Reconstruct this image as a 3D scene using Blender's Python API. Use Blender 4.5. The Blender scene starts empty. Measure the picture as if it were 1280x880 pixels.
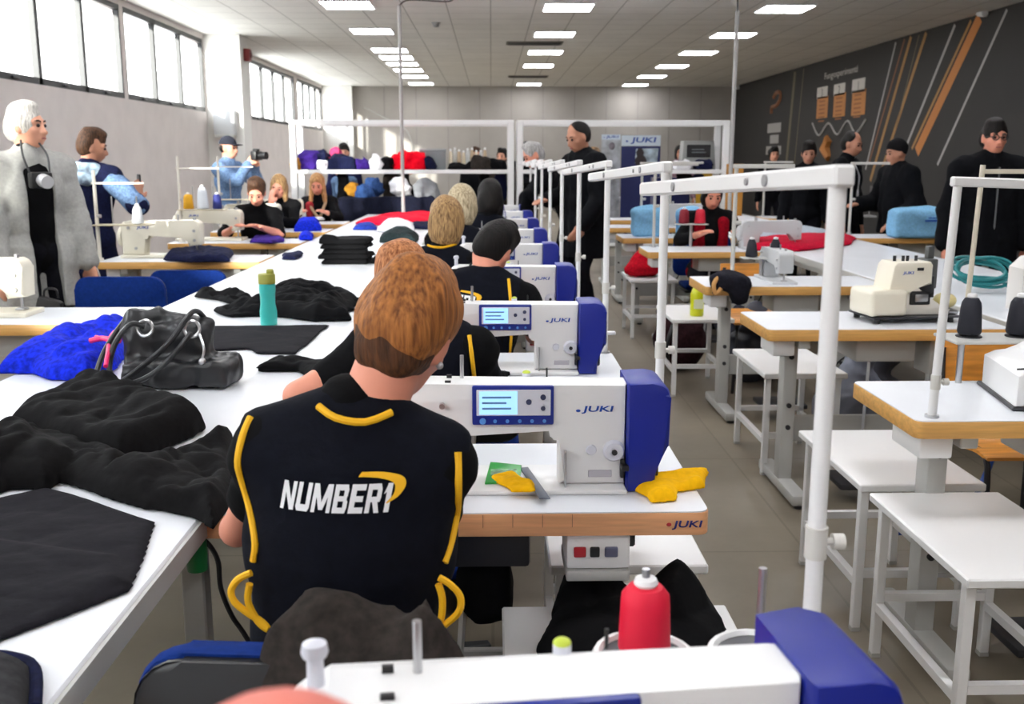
import bpy, bmesh, math, random
import numpy as np
from mathutils import Vector, Matrix, Euler
from mathutils.bvhtree import BVHTree

S = bpy.context.scene
COL = S.collection

# ------------------------------------------------------------------ camera, world, light, exposure
F_PX = 1250.0
PITCH = math.atan(242 / F_PX)
YAW = math.atan(26 / F_PX * math.cos(PITCH))
EYE = Vector((0, 0, 1.48))
cd = bpy.data.cameras.new('camera')
cam = bpy.data.objects.new('camera', cd)
COL.objects.link(cam)
cam.location = EYE
cam.rotation_euler = (math.pi / 2 - PITCH, 0, -YAW)
cd.sensor_width = 36
cd.lens = F_PX * 36 / 1280
cd.clip_start = 0.02
cd.dof.use_dof = True
cd.dof.focus_distance = 2.3
cd.dof.aperture_fstop = 7.0
S.camera = cam

w = bpy.data.worlds.new('world')
S.world = w
w.use_nodes = True
bgn = w.node_tree.nodes['Background']
bgn.inputs[0].default_value = (0.94, 0.96, 1.0, 1)
bgn.inputs[1].default_value = 11.0
sl = bpy.data.lights.new('sun', 'SUN'); sl.energy = 9.0; sl.angle = 0.02; sl.color = (1, .95, .87)
sun = bpy.data.objects.new('sun', sl); COL.objects.link(sun)
sun.rotation_euler = Vector((.35, .9, -.19)).to_track_quat('-Z', 'Y').to_euler()
PANEL_EMIT = 16.0
S.view_settings.view_transform = 'Standard'
S.view_settings.look = 'None'
S.view_settings.gamma = 1.0
S.view_settings.use_curve_mapping = False
S.view_settings.exposure = 0.46
S.cycles.use_denoising = True
S.cycles.max_bounces = 8
S.cycles.sample_clamp_indirect = 8.0
S.cycles.caustics_reflective = False
S.cycles.caustics_refractive = False

# ------------------------------------------------------------------ reading points of the place through the lens
_f = Vector((math.sin(YAW) * math.cos(PITCH), math.cos(YAW) * math.cos(PITCH), -math.sin(PITCH)))
_r = Vector((math.cos(YAW), -math.sin(YAW), 0))
_u = _r.cross(_f)
def ray(px, py): return _f + _r * ((px - 640) / F_PX) - _u * ((py - 440) / F_PX)
def atz(px, py, z):
    d = ray(px, py); return EYE + d * ((z - EYE.z) / d.z)
def aty(px, py, y):
    d = ray(px, py); return EYE + d * (y / d.y)
def atx(px, py, x):
    d = ray(px, py); return EYE + d * (x / d.x)

# ------------------------------------------------------------------ materials
def lin(c):
    c = c / 255.0
    return c / 12.92 if c <= 0.04045 else ((c + 0.055) / 1.055) ** 2.4
def rgb(r, g, b): return (lin(r), lin(g), lin(b), 1)
MATS = {}
def mat(name, c, rough=0.5, metal=0.0, vary=0.0, scale=20.0, bump=0.0, stretch=(1, 1, 1), coat=0.0, c2=None, spec=0.5):
    if name in MATS: return MATS[name]
    m = bpy.data.materials.new(name); m.use_nodes = True
    nt = m.node_tree; b = nt.nodes['Principled BSDF']
    b.inputs['Base Color'].default_value = rgb(*c)
    b.inputs['Roughness'].default_value = rough
    b.inputs['Metallic'].default_value = metal
    b.inputs['Specular IOR Level'].default_value = spec
    if coat: b.inputs['Coat Weight'].default_value = coat
    if vary or bump or c2:
        tc = nt.nodes.new('ShaderNodeTexCoord'); mp = nt.nodes.new('ShaderNodeMapping')
        mp.inputs['Scale'].default_value = stretch
        nt.links.new(tc.outputs['Object'], mp.inputs['Vector'])
        n = nt.nodes.new('ShaderNodeTexNoise'); n.inputs['Scale'].default_value = scale
        n.inputs['Detail'].default_value = 5
        nt.links.new(mp.outputs[0], n.inputs['Vector'])
        if vary or c2:
            cr = nt.nodes.new('ShaderNodeValToRGB')
            a = [max(0, v * (1 - vary)) for v in c]; d = c2 or [min(255, v * (1 + vary)) for v in c]
            cr.color_ramp.elements[0].position = 0.32; cr.color_ramp.elements[1].position = 0.68
            cr.color_ramp.elements[0].color = rgb(*a); cr.color_ramp.elements[1].color = rgb(*d)
            nt.links.new(n.outputs['Fac'], cr.inputs[0]); nt.links.new(cr.outputs[0], b.inputs['Base Color'])
        if bump:
            bp = nt.nodes.new('ShaderNodeBump'); bp.inputs['Strength'].default_value = bump
            bp.inputs['Distance'].default_value = 0.01
            nt.links.new(n.outputs['Fac'], bp.inputs['Height']); nt.links.new(bp.outputs[0], b.inputs['Normal'])
    MATS[name] = m
    return m
def glow(name, c, strength):
    if name in MATS: return MATS[name]
    m = bpy.data.materials.new(name); m.use_nodes = True
    b = m.node_tree.nodes['Principled BSDF']
    b.inputs['Base Color'].default_value = rgb(*c)
    b.inputs['Emission Color'].default_value = rgb(*c); b.inputs['Emission Strength'].default_value = strength
    MATS[name] = m
    return m
def cloth_mat(name, c, vary=0.12):
    return mat(name, c, 0.92, 0, vary, 60, 0.15, spec=0.12)

WHITE = mat('white_paint', (236, 236, 236), 0.35, coat=0.1)
LAM = mat('white_laminate', (226, 229, 234), 0.3, vary=0.015, scale=3)
CREAM = mat('cream_enamel', (232, 226, 208), 0.35)
GREYM = mat('grey_paint', (186, 186, 182), 0.45)
STEEL = mat('steel', (190, 190, 192), 0.3, 0.9)
DARKM = mat('dark_metal', (48, 48, 52), 0.45, 0.3)
BLACKP = mat('black_plastic', (22, 22, 24), 0.45)
BLUEP = mat('blue_plastic', (6, 30, 140), 0.42)
NAVYP = mat('navy_plastic', (14, 24, 84), 0.4)
LOGO = mat('blue_print', (18, 74, 170), 0.5)
LOGOD = mat('dark_blue_print', (30, 30, 110), 0.5)
BEECH = mat('beech_edge', (226, 166, 118), 0.45, vary=0.06, scale=6, stretch=(1, 8, 14))
OAK = mat('honey_wood_edge', (216, 164, 92), 0.45, vary=0.06, scale=6, stretch=(1, 8, 14))
PLY = mat('orange_plywood', (196, 130, 48), 0.4, vary=0.14, scale=5, stretch=(1, 8, 8))
SCREEN = glow('lcd_screen', (150, 200, 240), 0.75)
PANELG = mat('panel_grey', (214, 216, 226), 0.4)
RED = mat('red_button', (176, 24, 40), 0.4)
KNIT = cloth_mat('black_fabric', (13, 13, 15))
BLACKJ = cloth_mat('black_jersey', (15, 14, 15), 0.2)
CHARC = cloth_mat('charcoal_fabric', (27, 26, 31), 0.08)
NAVYF = cloth_mat('navy_vest_fabric', (15, 17, 26), 0.1)
YEL = mat('yellow_piping', (244, 184, 12), 0.7)
YELF = cloth_mat('yellow_fabric', (250, 186, 14), 0.04)
ROYAL = cloth_mat('royal_blue_fabric', (22, 42, 190), 0.2)
REDF = cloth_mat('red_fabric', (206, 12, 44), 0.1)
WHITEF = cloth_mat('white_fabric', (228, 228, 232), 0.03)
NAVYC = cloth_mat('navy_fabric', (20, 24, 52), 0.2)
PURP = cloth_mat('purple_fabric', (52, 30, 110), 0.2)
BROWNF = cloth_mat('brown_black_fabric', (48, 43, 40), 0.16)
WPRINT = mat('white_print', (238, 238, 240), 0.7)

# ------------------------------------------------------------------ object helpers
def tag(o, label, cat, group=None, kind=None):
    o['label'] = label
    if cat: o['category'] = cat
    if group: o['group'] = group
    if kind: o['kind'] = kind
    return o
def thing(name, label, cat, loc=(0, 0, 0), rz=0.0, group=None):
    o = bpy.data.objects.new(name, None)
    o.empty_display_size = 0.05
    COL.objects.link(o); o.location = loc; o.rotation_euler = (0, 0, rz)
    return tag(o, label, cat, group)
def link(name, me, m, parent=None, loc=None, rot=None):
    o = bpy.data.objects.new(name, me); COL.objects.link(o)
    if m is not None:
        me.materials.clear(); me.materials.append(m)
    if parent is not None: o.parent = parent
    if loc is not None: o.location = loc
    if rot is not None: o.rotation_euler = rot
    return o
KIDS = {}
def copy_tree(o, parent=None):
    c = o.copy(); COL.objects.link(c); c.parent = parent
    for ch in o.children: copy_tree(ch, c)
    return c
def dup(o, loc, rz, label, group=None):
    c = copy_tree(o); c.location = loc; c.rotation_euler = (0, 0, rz); c['label'] = label
    if group: c['group'] = group
    return c

class MB:
    def __init__(s): s.bm = bmesh.new()
    def _xf(s, vs, M):
        if M is not None: bmesh.ops.transform(s.bm, matrix=M, verts=vs)
    def box(s, lo, hi, bev=0.0, seg=2, M=None):
        c = [(a + b) / 2 for a, b in zip(lo, hi)]; d = [abs(b - a) for a, b in zip(lo, hi)]
        r = bmesh.ops.create_cube(s.bm, size=1, matrix=Matrix.Translation(c) @ Matrix.Diagonal((*d, 1)))
        vs = r['verts']
        if bev:
            es = list({e for v in vs for e in v.link_edges})
            g = bmesh.ops.bevel(s.bm, geom=es, offset=bev, segments=seg, affect='EDGES', profile=0.5)
            vs = list({v for f in g['faces'] for v in f.verts} | {v for v in vs if v.is_valid})
        s._xf(vs, M); return s
    def bar(s, a, b, w, h=None, bev=0.0):
        a = Vector(a); b = Vector(b); d = b - a; L = d.length; h = h or w
        q = d.to_track_quat('Z', 'Y').to_matrix().to_4x4()
        return s.box((-w / 2, -h / 2, 0), (w / 2, h / 2, L), bev, 1, Matrix.Translation(a) @ q)
    def cyl(s, a, b, r0, r1=None, seg=20):
        a = Vector(a); b = Vector(b); d = b - a; r1 = r0 if r1 is None else r1
        M = Matrix.Translation((a + b) / 2) @ d.to_track_quat('Z', 'Y').to_matrix().to_4x4()
        bmesh.ops.create_cone(s.bm, cap_ends=True, segments=seg, radius1=r0, radius2=max(r1, 1e-5), depth=d.length, matrix=M)
        return s
    def ball(s, c, r, seg=16):
        rr = r if hasattr(r, '__len__') else (r, r, r)
        bmesh.ops.create_uvsphere(s.bm, u_segments=seg, v_segments=max(6, seg // 2), radius=1,
                                  matrix=Matrix.Translation(c) @ Matrix.Diagonal((*rr, 1)))
        return s
    def lathe(s, prof, c=(0, 0, 0), seg=24, M=None):
        c = Vector(c); rings = []
        new = []
        for r, z in prof:
            ring = [s.bm.verts.new(c + Vector((r * math.cos(2 * math.pi * i / seg), r * math.sin(2 * math.pi * i / seg), z))) for i in range(seg)]
            rings.append(ring); new += ring
        for a, b in zip(rings, rings[1:]):
            for i in range(seg):
                s.bm.faces.new((a[i], a[(i + 1) % seg], b[(i + 1) % seg], b[i]))
        s.bm.faces.new(rings[0][::-1]); s.bm.faces.new(rings[-1])
        s._xf(new, M); return s
    def tube(s, pts, r, seg=8, closed=False):
        pts = [Vector(p) for p in pts]; n = len(pts); rings = []
        prev = None
        for i, p in enumerate(pts):
            if closed: t = pts[(i + 1) % n] - pts[i - 1]
            else: t = pts[min(i + 1, n - 1)] - pts[max(i - 1, 0)]
            t.normalize()
            if prev is None:
                nrm = t.orthogonal().normalized()
            else:
                nrm = (prev - t * prev.dot(t)).normalized()
            prev = nrm; bn = t.cross(nrm)
            rad = r[i] if hasattr(r, '__len__') else r
            rings.append([s.bm.verts.new(p + (nrm * math.cos(2 * math.pi * k / seg) + bn * math.sin(2 * math.pi * k / seg)) * rad) for k in range(seg)])
        m = n if closed else n - 1
        for i in range(m):
            a = rings[i]; b = rings[(i + 1) % n]
            off = 0
            if closed and i == n - 1:
                off = min(range(seg), key=lambda o: (a[0].co - b[o].co).length)
            for k in range(seg):
                s.bm.faces.new((a[k], a[(k + 1) % seg], b[(k + 1 + off) % seg], b[(k + off) % seg]))
        if not closed:
            s.bm.faces.new(rings[0][::-1]); s.bm.faces.new(rings[-1])
        return s
    def prism(s, poly, lo, hi, axis='y', bev=0.0):
        # poly of 2D points extruded along an axis
        def P(u, v, t):
            return {'y': (u, t, v), 'x': (t, u, v), 'z': (u, v, t)}[axis]
        a = [s.bm.verts.new(P(u, v, lo)) for u, v in poly]; b = [s.bm.verts.new(P(u, v, hi)) for u, v in poly]
        n = len(poly); fs = []
        for i in range(n): fs.append(s.bm.faces.new((a[i], a[(i + 1) % n], b[(i + 1) % n], b[i])))
        fa = s.bm.faces.new(a[::-1]); fb = s.bm.faces.new(b)
        if bev:
            es = list(set(fa.edges) | set(fb.edges))
            bmesh.ops.bevel(s.bm, geom=es, offset=bev, segments=2, affect='EDGES', profile=0.5)
        return s
    def mesh(s, name, sharp=35):
        bmesh.ops.recalc_face_normals(s.bm, faces=s.bm.faces)
        me = bpy.data.meshes.new(name); s.bm.to_mesh(me); s.bm.free()
        me.polygons.foreach_set('use_smooth', [True] * len(me.polygons))
        me.set_sharp_from_angle(angle=math.radians(sharp))
        return me
    def build(s, name, m, parent=None, loc=None, rot=None, sharp=35):
        return link(name, s.mesh(name, sharp), m, parent, loc, rot)
    def each(s, name, m, parent=None, sharp=35):
        """every separate piece becomes a part of its own"""
        s.bm.verts.index_update(); seen = {}; n = 0
        for v in s.bm.verts:
            if v in seen: continue
            st = [v]; seen[v] = n
            while st:
                x = st.pop()
                for e in x.link_edges:
                    y = e.other_vert(x)
                    if y not in seen: seen[y] = n; st.append(y)
            n += 1
        for k in range(n):
            b = s.bm.copy(); b.verts.ensure_lookup_table()
            idx = [v.index for v, q in seen.items() if q != k]
            bmesh.ops.delete(b, geom=[b.verts[i] for i in idx], context='VERTS')
            t = MB(); t.bm.free(); t.bm = b; t.build(name, m, parent, sharp=sharp)
        s.bm.free()

def smooth_line(pts, n=6, closed=False):
    P = [Vector(p) for p in pts]; out = []
    N = len(P); rng = N if closed else N - 1
    for i in range(rng):
        g = (lambda k: P[k % N]) if closed else (lambda k: P[max(0, min(N - 1, k))])
        a, b, c, d = g(i - 1), g(i), g(i + 1), g(i + 2)
        for k in range(n):
            t = k / n
            out.append(0.5 * ((2 * b) + (c - a) * t + (2 * a - 5 * b + 4 * c - d) * t * t + (3 * b - a - 3 * c + d) * t ** 3))
    if not closed: out.append(P[-1])
    return out

def text_mesh(s, height, depth=0.001, shear=0.0, bold=0.0, wide=1.0, fit=None, space=1.0):
    cu = bpy.data.curves.new('writing', 'FONT'); cu.body = s; cu.size = 1; cu.extrude = 0.0
    cu.shear = shear; cu.offset = bold; cu.align_x = 'CENTER'; cu.align_y = 'CENTER'; cu.resolution_u = 3; cu.space_character = space
    ob = bpy.data.objects.new('writing', cu); COL.objects.link(ob)
    bpy.context.view_layer.update()
    me = bpy.data.meshes.new_from_object(ob.evaluated_get(bpy.context.evaluated_depsgraph_get()))
    bpy.data.objects.remove(ob); bpy.data.curves.remove(cu)
    co = np.array([v.co[:] for v in me.vertices])
    c = (co.max(0) + co.min(0)) / 2; sz = co.max(0) - co.min(0)
    k = height / sz[1]
    kx = fit / sz[0] if fit else k * wide
    bm = bmesh.new(); bm.from_mesh(me)
    for v in bm.verts: v.co = Vector(((v.co.x - c[0]) * kx, (v.co.y - c[1]) * k, 0))
    g = bmesh.ops.extrude_face_region(bm, geom=bm.faces[:])
    bmesh.ops.translate(bm, vec=(0, 0, depth), verts=[v for v in g['geom'] if isinstance(v, bmesh.types.BMVert)])
    bmesh.ops.recalc_face_normals(bm, faces=bm.faces)
    bm.to_mesh(me); bm.free()
    return me

# ------------------------------------------------------------------ solids from distance fields (bodies, clothes, heaps)
def surf_nets(d, lo, res):
    s = d < 0
    c = s[:-1, :-1, :-1].astype(np.int8)
    tot = c.copy()
    for a in range(8):
        if a == 0: continue
        i, j, k = a & 1, (a >> 1) & 1, (a >> 2) & 1
        tot += s[i:s.shape[0] - 1 + i, j:s.shape[1] - 1 + j, k:s.shape[2] - 1 + k]
    act = np.argwhere((tot > 0) & (tot < 8))
    acc = np.zeros((len(act), 3)); cnt = np.zeros(len(act))
    for ax in range(3):
        o = [x for x in range(3) if x != ax]
        for p in range(2):
            for q in range(2):
                off = np.zeros(3, int); off[o[0]] = p; off[o[1]] = q
                off2 = off.copy(); off2[ax] = 1
                A = d[tuple((act + off).T)]; B = d[tuple((act + off2).T)]
                cr = (A < 0) != (B < 0)
                t = A / np.where(A == B, 1, A - B)
                pos = np.repeat(off[None].astype(float), len(act), 0); pos[:, ax] = t
                acc[cr] += pos[cr]; cnt[cr] += 1
    v = (act + acc / cnt[:, None]) * np.array(res) + np.array(lo)
    idx = np.full(tuple(x - 1 for x in d.shape), -1, np.int64)
    idx[tuple(act.T)] = np.arange(len(act))
    quads = []
    for ax in range(3):
        sl0 = [slice(None)] * 3; sl1 = [slice(None)] * 3
        sl0[ax] = slice(0, -1); sl1[ax] = slice(1, None)
        e = np.argwhere(s[tuple(sl0)] != s[tuple(sl1)])
        if not len(e): continue
        b, c2 = (ax + 1) % 3, (ax + 2) % 3
        ok = (e[:, b] > 0) & (e[:, c2] > 0) & (e[:, b] < d.shape[b] - 1) & (e[:, c2] < d.shape[c2] - 1)
        e = e[ok]
        def cell(db, dc):
            x = e.copy(); x[:, b] += db; x[:, c2] += dc
            return idx[tuple(x.T)]
        q = np.stack([cell(-1, -1), cell(0, -1), cell(0, 0), cell(-1, 0)], 1)
        ins = s[tuple(e.T)]
        q[~ins] = q[~ins][:, ::-1]
        quads.append(q)
    return v, np.concatenate(quads)
def np_mesh(name, v, q):
    me = bpy.data.meshes.new(name)
    me.vertices.add(len(v)); me.vertices.foreach_set('co', v.astype(np.float32).ravel())
    me.loops.add(q.size); me.loops.foreach_set('vertex_index', q.astype(np.int32).ravel())
    me.polygons.add(len(q)); me.polygons.foreach_set('loop_start', np.arange(0, q.size, 4, dtype=np.int32))
    me.polygons.foreach_set('use_smooth', np.ones(len(q), bool))
    me.update(calc_edges=True)
    return me

def E(c, r, R=None): return ('e', np.array(c, float), np.array(r, float), np.array(R if R is not None else np.eye(3), float))
def Cp(a, b, ra, rb=None): return ('c', np.array(a, float), np.array(b, float), ra, ra if rb is None else rb)
def B(c, h, r=0.01, R=None): return ('b', np.array(c, float), np.array(h, float), r, np.array(R if R is not None else np.eye(3), float))
def grow(p, t, cz=None):
    if p[0] == 'e': return ('e', p[1], p[2] + t, p[3])
    if p[0] == 'c': return ('c', p[1], p[2], p[3] + t, p[4] + t)
    return ('b', p[1], p[2] + t, p[3] + t * 0.5, p[4])
def bounds(p):
    if p[0] == 'e':
        ext = np.abs(p[3]) @ p[2]; return p[1] - ext, p[1] + ext
    if p[0] == 'c':
        r = max(p[3], p[4]); return np.minimum(p[1], p[2]) - r, np.maximum(p[1], p[2]) + r
    ext = np.abs(p[4]) @ p[2]; return p[1] - ext, p[1] + ext
def dist(p, P):
    if p[0] == 'e':
        q = (P - p[1]) @ p[3]
        a = np.linalg.norm(q / p[2], axis=-1); b = np.linalg.norm(q / (p[2] ** 2), axis=-1)
        return a * (a - 1) / np.maximum(b, 1e-6)
    if p[0] == 'c':
        ab = p[2] - p[1]; h = np.clip(((P - p[1]) @ ab) / max(ab @ ab, 1e-9), 0, 1)
        return np.linalg.norm(P - p[1] - h[..., None] * ab, axis=-1) - (p[3] + (p[4] - p[3]) * h)
    q = np.abs((P - p[1]) @ p[4]) - p[2] + p[3]
    return np.linalg.norm(np.maximum(q, 0), axis=-1) + np.minimum(q.max(-1), 0) - p[3]
def field(prims, k, res, cuts=(), carve=(), noise=None, pad=0.0, cutn=0.0):
    res = np.array([res] * 3 if np.isscalar(res) else res, float)
    bs = [bounds(p) for p in prims]
    lo = np.min([b[0] for b in bs], 0) - 3 * res - pad; hi = np.max([b[1] for b in bs], 0) + 3 * res + pad
    n = np.ceil((hi - lo) / res).astype(int) + 1
    d = np.full(tuple(n), 0.3, np.float32)
    ax = [lo[i] + res[i] * np.arange(n[i]) for i in range(3)]
    def grid(a, b):
        i0 = np.maximum(0, np.floor((a - lo) / res).astype(int)); i1 = np.minimum(n, np.ceil((b - lo) / res).astype(int) + 1)
        sl = tuple(slice(x, y) for x, y in zip(i0, i1))
        return sl, np.stack(np.meshgrid(*[ax[i][sl[i]] for i in range(3)], indexing='ij'), -1)
    for p, (a, b) in zip(prims, bs):
        m = k + 2 * res.max() + 0.01 + pad
        sl, P = grid(a - m, b + m)
        if P.size == 0: continue
        v = dist(p, P); o = d[sl]
        h = np.maximum(k - np.abs(v - o), 0) / k
        d[sl] = np.minimum(v, o) - h * h * k * 0.25
    if noise is not None or len(cuts) or len(carve):
        P = np.stack(np.meshgrid(*ax, indexing='ij'), -1)
        if noise is not None: d = d + noise(P)
        for p0, nn in cuts:
            nn = np.array(nn, float); nn /= np.linalg.norm(nn)
            d = np.maximum(d, (P - np.array(p0)) @ nn + (noise(P) * cutn if cutn else 0))
        for p in carve: d = np.maximum(d, -dist(p, P))
    return surf_nets(d, lo, res)
def solid(name, prims, m, parent=None, k=0.03, res=0.01, cuts=(), carve=(), noise=None, loc=None, pad=0.0, cutn=0.0):
    v, q = field(prims, k, res, cuts, carve, noise, pad, cutn)
    return link(name, np_mesh(name, v, q), m, parent, loc)
def folds(amp, freq, seed=0, aniso=(1, 1, 1)):
    rs = np.random.RandomState(seed)
    W = []
    for i in range(5):
        v = rs.normal(size=3) * np.array(aniso); v /= np.linalg.norm(v)
        W.append((v * freq * (0.7 + 0.9 * rs.rand()), rs.rand() * 6.28, rs.normal(size=3) * freq * 0.4, rs.rand() * 6.28))
    def f(P):
        t = 0
        for a, ph, b, ps in W:
            t = t + np.sin(P @ a + ph + 1.3 * np.sin(P @ b + ps))
        return amp * t / 3.0
    return f
def creases(amp, freq, seed=0, aniso=(1, 1, 1)):
    """sharp valleys and soft ridges of crumpled cloth"""
    rs = np.random.RandomState(seed); W = []
    for o in range(3):
        for i in range(3):
            v = rs.normal(size=3) * np.array(aniso); v /= np.linalg.norm(v); f_ = freq * (1.0, 1.9, 3.4)[o] * (.8 + .5 * rs.rand())
            b = rs.normal(size=3); b /= np.linalg.norm(b)
            W.append((v * f_, rs.rand() * 6.28, b * f_ * .55, rs.rand() * 6.28, (1.0, .5, .25)[o]))
    def f(P):
        t = 0
        for a, ph, b, ps, k in W: t = t + k * (np.abs(np.sin(P @ a * .5 + ph + 1.6 * np.sin(P @ b + ps))) * 2 - 1.27)
        return amp * t / 1.9
    return f
def poly_sd(poly, X, Y):
    n = len(poly); d = np.full(X.shape, 1e9); ins = np.zeros(X.shape, bool)
    for i in range(n):
        ax_, ay = poly[i][0], poly[i][1]; bx, by = poly[(i + 1) % n][0], poly[(i + 1) % n][1]
        ex, ey = bx - ax_, by - ay; wx, wy = X - ax_, Y - ay
        t = np.clip((wx * ex + wy * ey) / max(ex * ex + ey * ey, 1e-12), 0, 1)
        d = np.minimum(d, (wx - ex * t) ** 2 + (wy - ey * t) ** 2)
        c = ((ay <= Y) & (by > Y)) | ((by <= Y) & (ay > Y))
        with np.errstate(divide='ignore', invalid='ignore'):
            xi = ax_ + (Y - ay) * ex / (ey if abs(ey) > 1e-12 else 1e-12)
        ins ^= c & (X < xi)
    d = np.sqrt(d)
    return np.where(ins, d, -d)     # positive inside
def drape(name, layers, z0, m, res=0.012, amp=0.006, freq=40, seed=1, parent=None, label=None, cat=None, zres=None, group=None, wob=0.012):
    """A cloth heap on a flat top: layers = [(outline points, height, soft edge)]."""
    allp = np.array([(p[0], p[1]) for L in layers for p in L[0]])
    c = allp.mean(0); zr = zres or res * 0.6
    hmax = max(L[1] for L in layers) + amp * 2
    lo = np.array([*(allp.min(0) - 4 * res - wob), z0 - 2 * zr]); hi = np.array([*(allp.max(0) + 4 * res + wob), z0 + hmax + 3 * zr])
    n = np.ceil((hi - lo) / np.array([res, res, zr])).astype(int) + 1
    x = lo[0] + res * np.arange(n[0]); y = lo[1] + res * np.arange(n[1]); z = lo[2] + zr * np.arange(n[2])
    X, Y = np.meshgrid(x, y, indexing='ij')
    fn = creases(1.0, freq, seed); fo = folds(1.0, freq * 0.6, seed + 7)
    w1 = fo(np.stack([X, Y, X * 0], -1)) * wob
    H = None
    for i, (poly, h, e) in enumerate(layers):
        s = poly_sd([(p[0], p[1]) for p in poly], X, Y) + w1
        t = np.clip(s / e, 0, 1)
        hh = np.where(s > 0, h * np.sqrt(1 - (1 - t) ** 2) , s * 0.8)
        hh = hh + np.where(s > 0, amp * fn(np.stack([X, Y, X * 0 + i * 3.1], -1)) * t, 0)
        H = hh if H is None else np.maximum(H, hh)
    d = np.maximum((z[None, None, :] - z0 - H[..., None]) * 0.7, (z0 + 0.0015 - z)[None, None, :] + 0 * H[..., None])
    v, q = surf_nets(d, lo, (res, res, zr))
    off = np.array([c[0], c[1], z0]); v = v - off
    o = link(name, np_mesh(name, v, q), m, parent, off)
    if label: tag(o, label, cat, group)
    return o
# ------------------------------------------------------------------ the room
XL, XR, YB, YF, ZC = -4.73, 6.9, 29.2, -5.0, 3.48
def struct(o, label=None):
    o['kind'] = 'structure'
    if label: o['label'] = label
    return o
def brick_mat(name, c, c2, mortar, sx, sy, ms, rough, coords='XY', vary=0.08):
    m = bpy.data.materials.new(name); m.use_nodes = True; nt = m.node_tree; b = nt.nodes['Principled BSDF']
    tc = nt.nodes.new('ShaderNodeTexCoord'); br = nt.nodes.new('ShaderNodeTexBrick')
    nt.links.new(tc.outputs['Object'], br.inputs['Vector'])
    br.offset = 0; br.inputs['Scale'].default_value = 1
    br.inputs['Brick Width'].default_value = sx; br.inputs['Row Height'].default_value = sy
    br.inputs['Mortar Size'].default_value = ms; br.inputs['Mortar Smooth'].default_value = 0.3
    br.inputs['Color1'].default_value = rgb(*c); br.inputs['Color2'].default_value = rgb(*c2); br.inputs['Mortar'].default_value = rgb(*mortar)
    n = nt.nodes.new('ShaderNodeTexNoise'); n.inputs['Scale'].default_value = 1.6; n.inputs['Detail'].default_value = 8
    n.inputs['Roughness'].default_value = 0.65
    nt.links.new(tc.outputs['Object'], n.inputs['Vector'])
    mx = nt.nodes.new('ShaderNodeMix'); mx.data_type = 'RGBA'; mx.blend_type = 'MULTIPLY'; mx.inputs['Factor'].default_value = 1
    cr = nt.nodes.new('ShaderNodeValToRGB')
    cr.color_ramp.elements[0].position = 0.3; cr.color_ramp.elements[1].position = 0.7
    g = 1 - vary * 2; cr.color_ramp.elements[0].color = (g, g, g, 1); cr.color_ramp.elements[1].color = (1, 1, 1, 1)
    nt.links.new(n.outputs['Fac'], cr.inputs[0])
    nt.links.new(br.outputs['Color'], mx.inputs['A']); nt.links.new(cr.outputs[0], mx.inputs['B'])
    nt.links.new(mx.outputs['Result'], b.inputs['Base Color']); b.inputs['Roughness'].default_value = rough
    MATS[name] = m
    return m
FLOOR = brick_mat('floor_screed', (140, 130, 113), (134, 124, 108), (120, 111, 95), 1.2, 1.2, 0.006, 0.38, vary=0.16)
CEIL = brick_mat('ceiling_tiles', (240, 239, 236), (236, 235, 232), (168, 167, 164), 0.588, 0.588, 0.008, 0.9, vary=0.05)
WALL = mat('wall_plaster', (220, 213, 211), 0.85, vary=0.02, scale=3)
BACKW = mat('back_wall_panels', (166, 161, 155), 0.8, vary=0.02, scale=2)
struct(MB().box((XL - .3, YF - .2, -.1), (XR + .3, YB + .2, 0)).build('floor', FLOOR), 'grey brown screed floor')
o = MB().box((XL - .3, YF - .2, ZC), (XR + .3, YB + .2, ZC + .1)).build('ceiling', CEIL)
struct(o, 'white tiled suspended ceiling'); 
# left wall with a band of high windows
GROUPS = [(-4.6, -.6, 4), (-.3, 3.9, 4), (4.2, 8.4, 4), (8.55, 13.42, 4), (13.55, 17.15, 3), (20.4, 24.9, 4), (25.3, 28.9, 4)]
WZ0, WZ1 = 2.24, 3.4
wb = MB().box((XL - .3, YF, 0), (XL, YB, WZ0)).box((XL - .3, YF, WZ1), (XL, YB, ZC))
edges = [YF] + [v for g in GROUPS for v in g[:2]] + [YB]
for a, b in zip(edges[::2], edges[1::2]): wb.box((XL - .3, a, WZ0), (XL, b, WZ1))
struct(wb.build('wall_left', WALL), 'pale plaster wall under the band of high windows')
FRAME = mat('window_frame', (22, 24, 28), 0.45)
GLASS = bpy.data.materials.new('window_glass'); GLASS.use_nodes = True
gn = GLASS.node_tree; gb = gn.nodes['Principled BSDF']
tr = gn.nodes.new('ShaderNodeBsdfTransparent'); tr.inputs[0].default_value = (.93, .95, .95, 1)
gl = gn.nodes.new('ShaderNodeBsdfGlossy'); gl.inputs['Roughness'].default_value = 0.02
mxs = gn.nodes.new('ShaderNodeMixShader'); mxs.inputs[0].default_value = 0.1
gn.links.new(tr.outputs[0], mxs.inputs[1]); gn.links.new(gl.outputs[0], mxs.inputs[2])
gn.links.new(mxs.outputs[0], gn.nodes['Material Output'].inputs[0])
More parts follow.
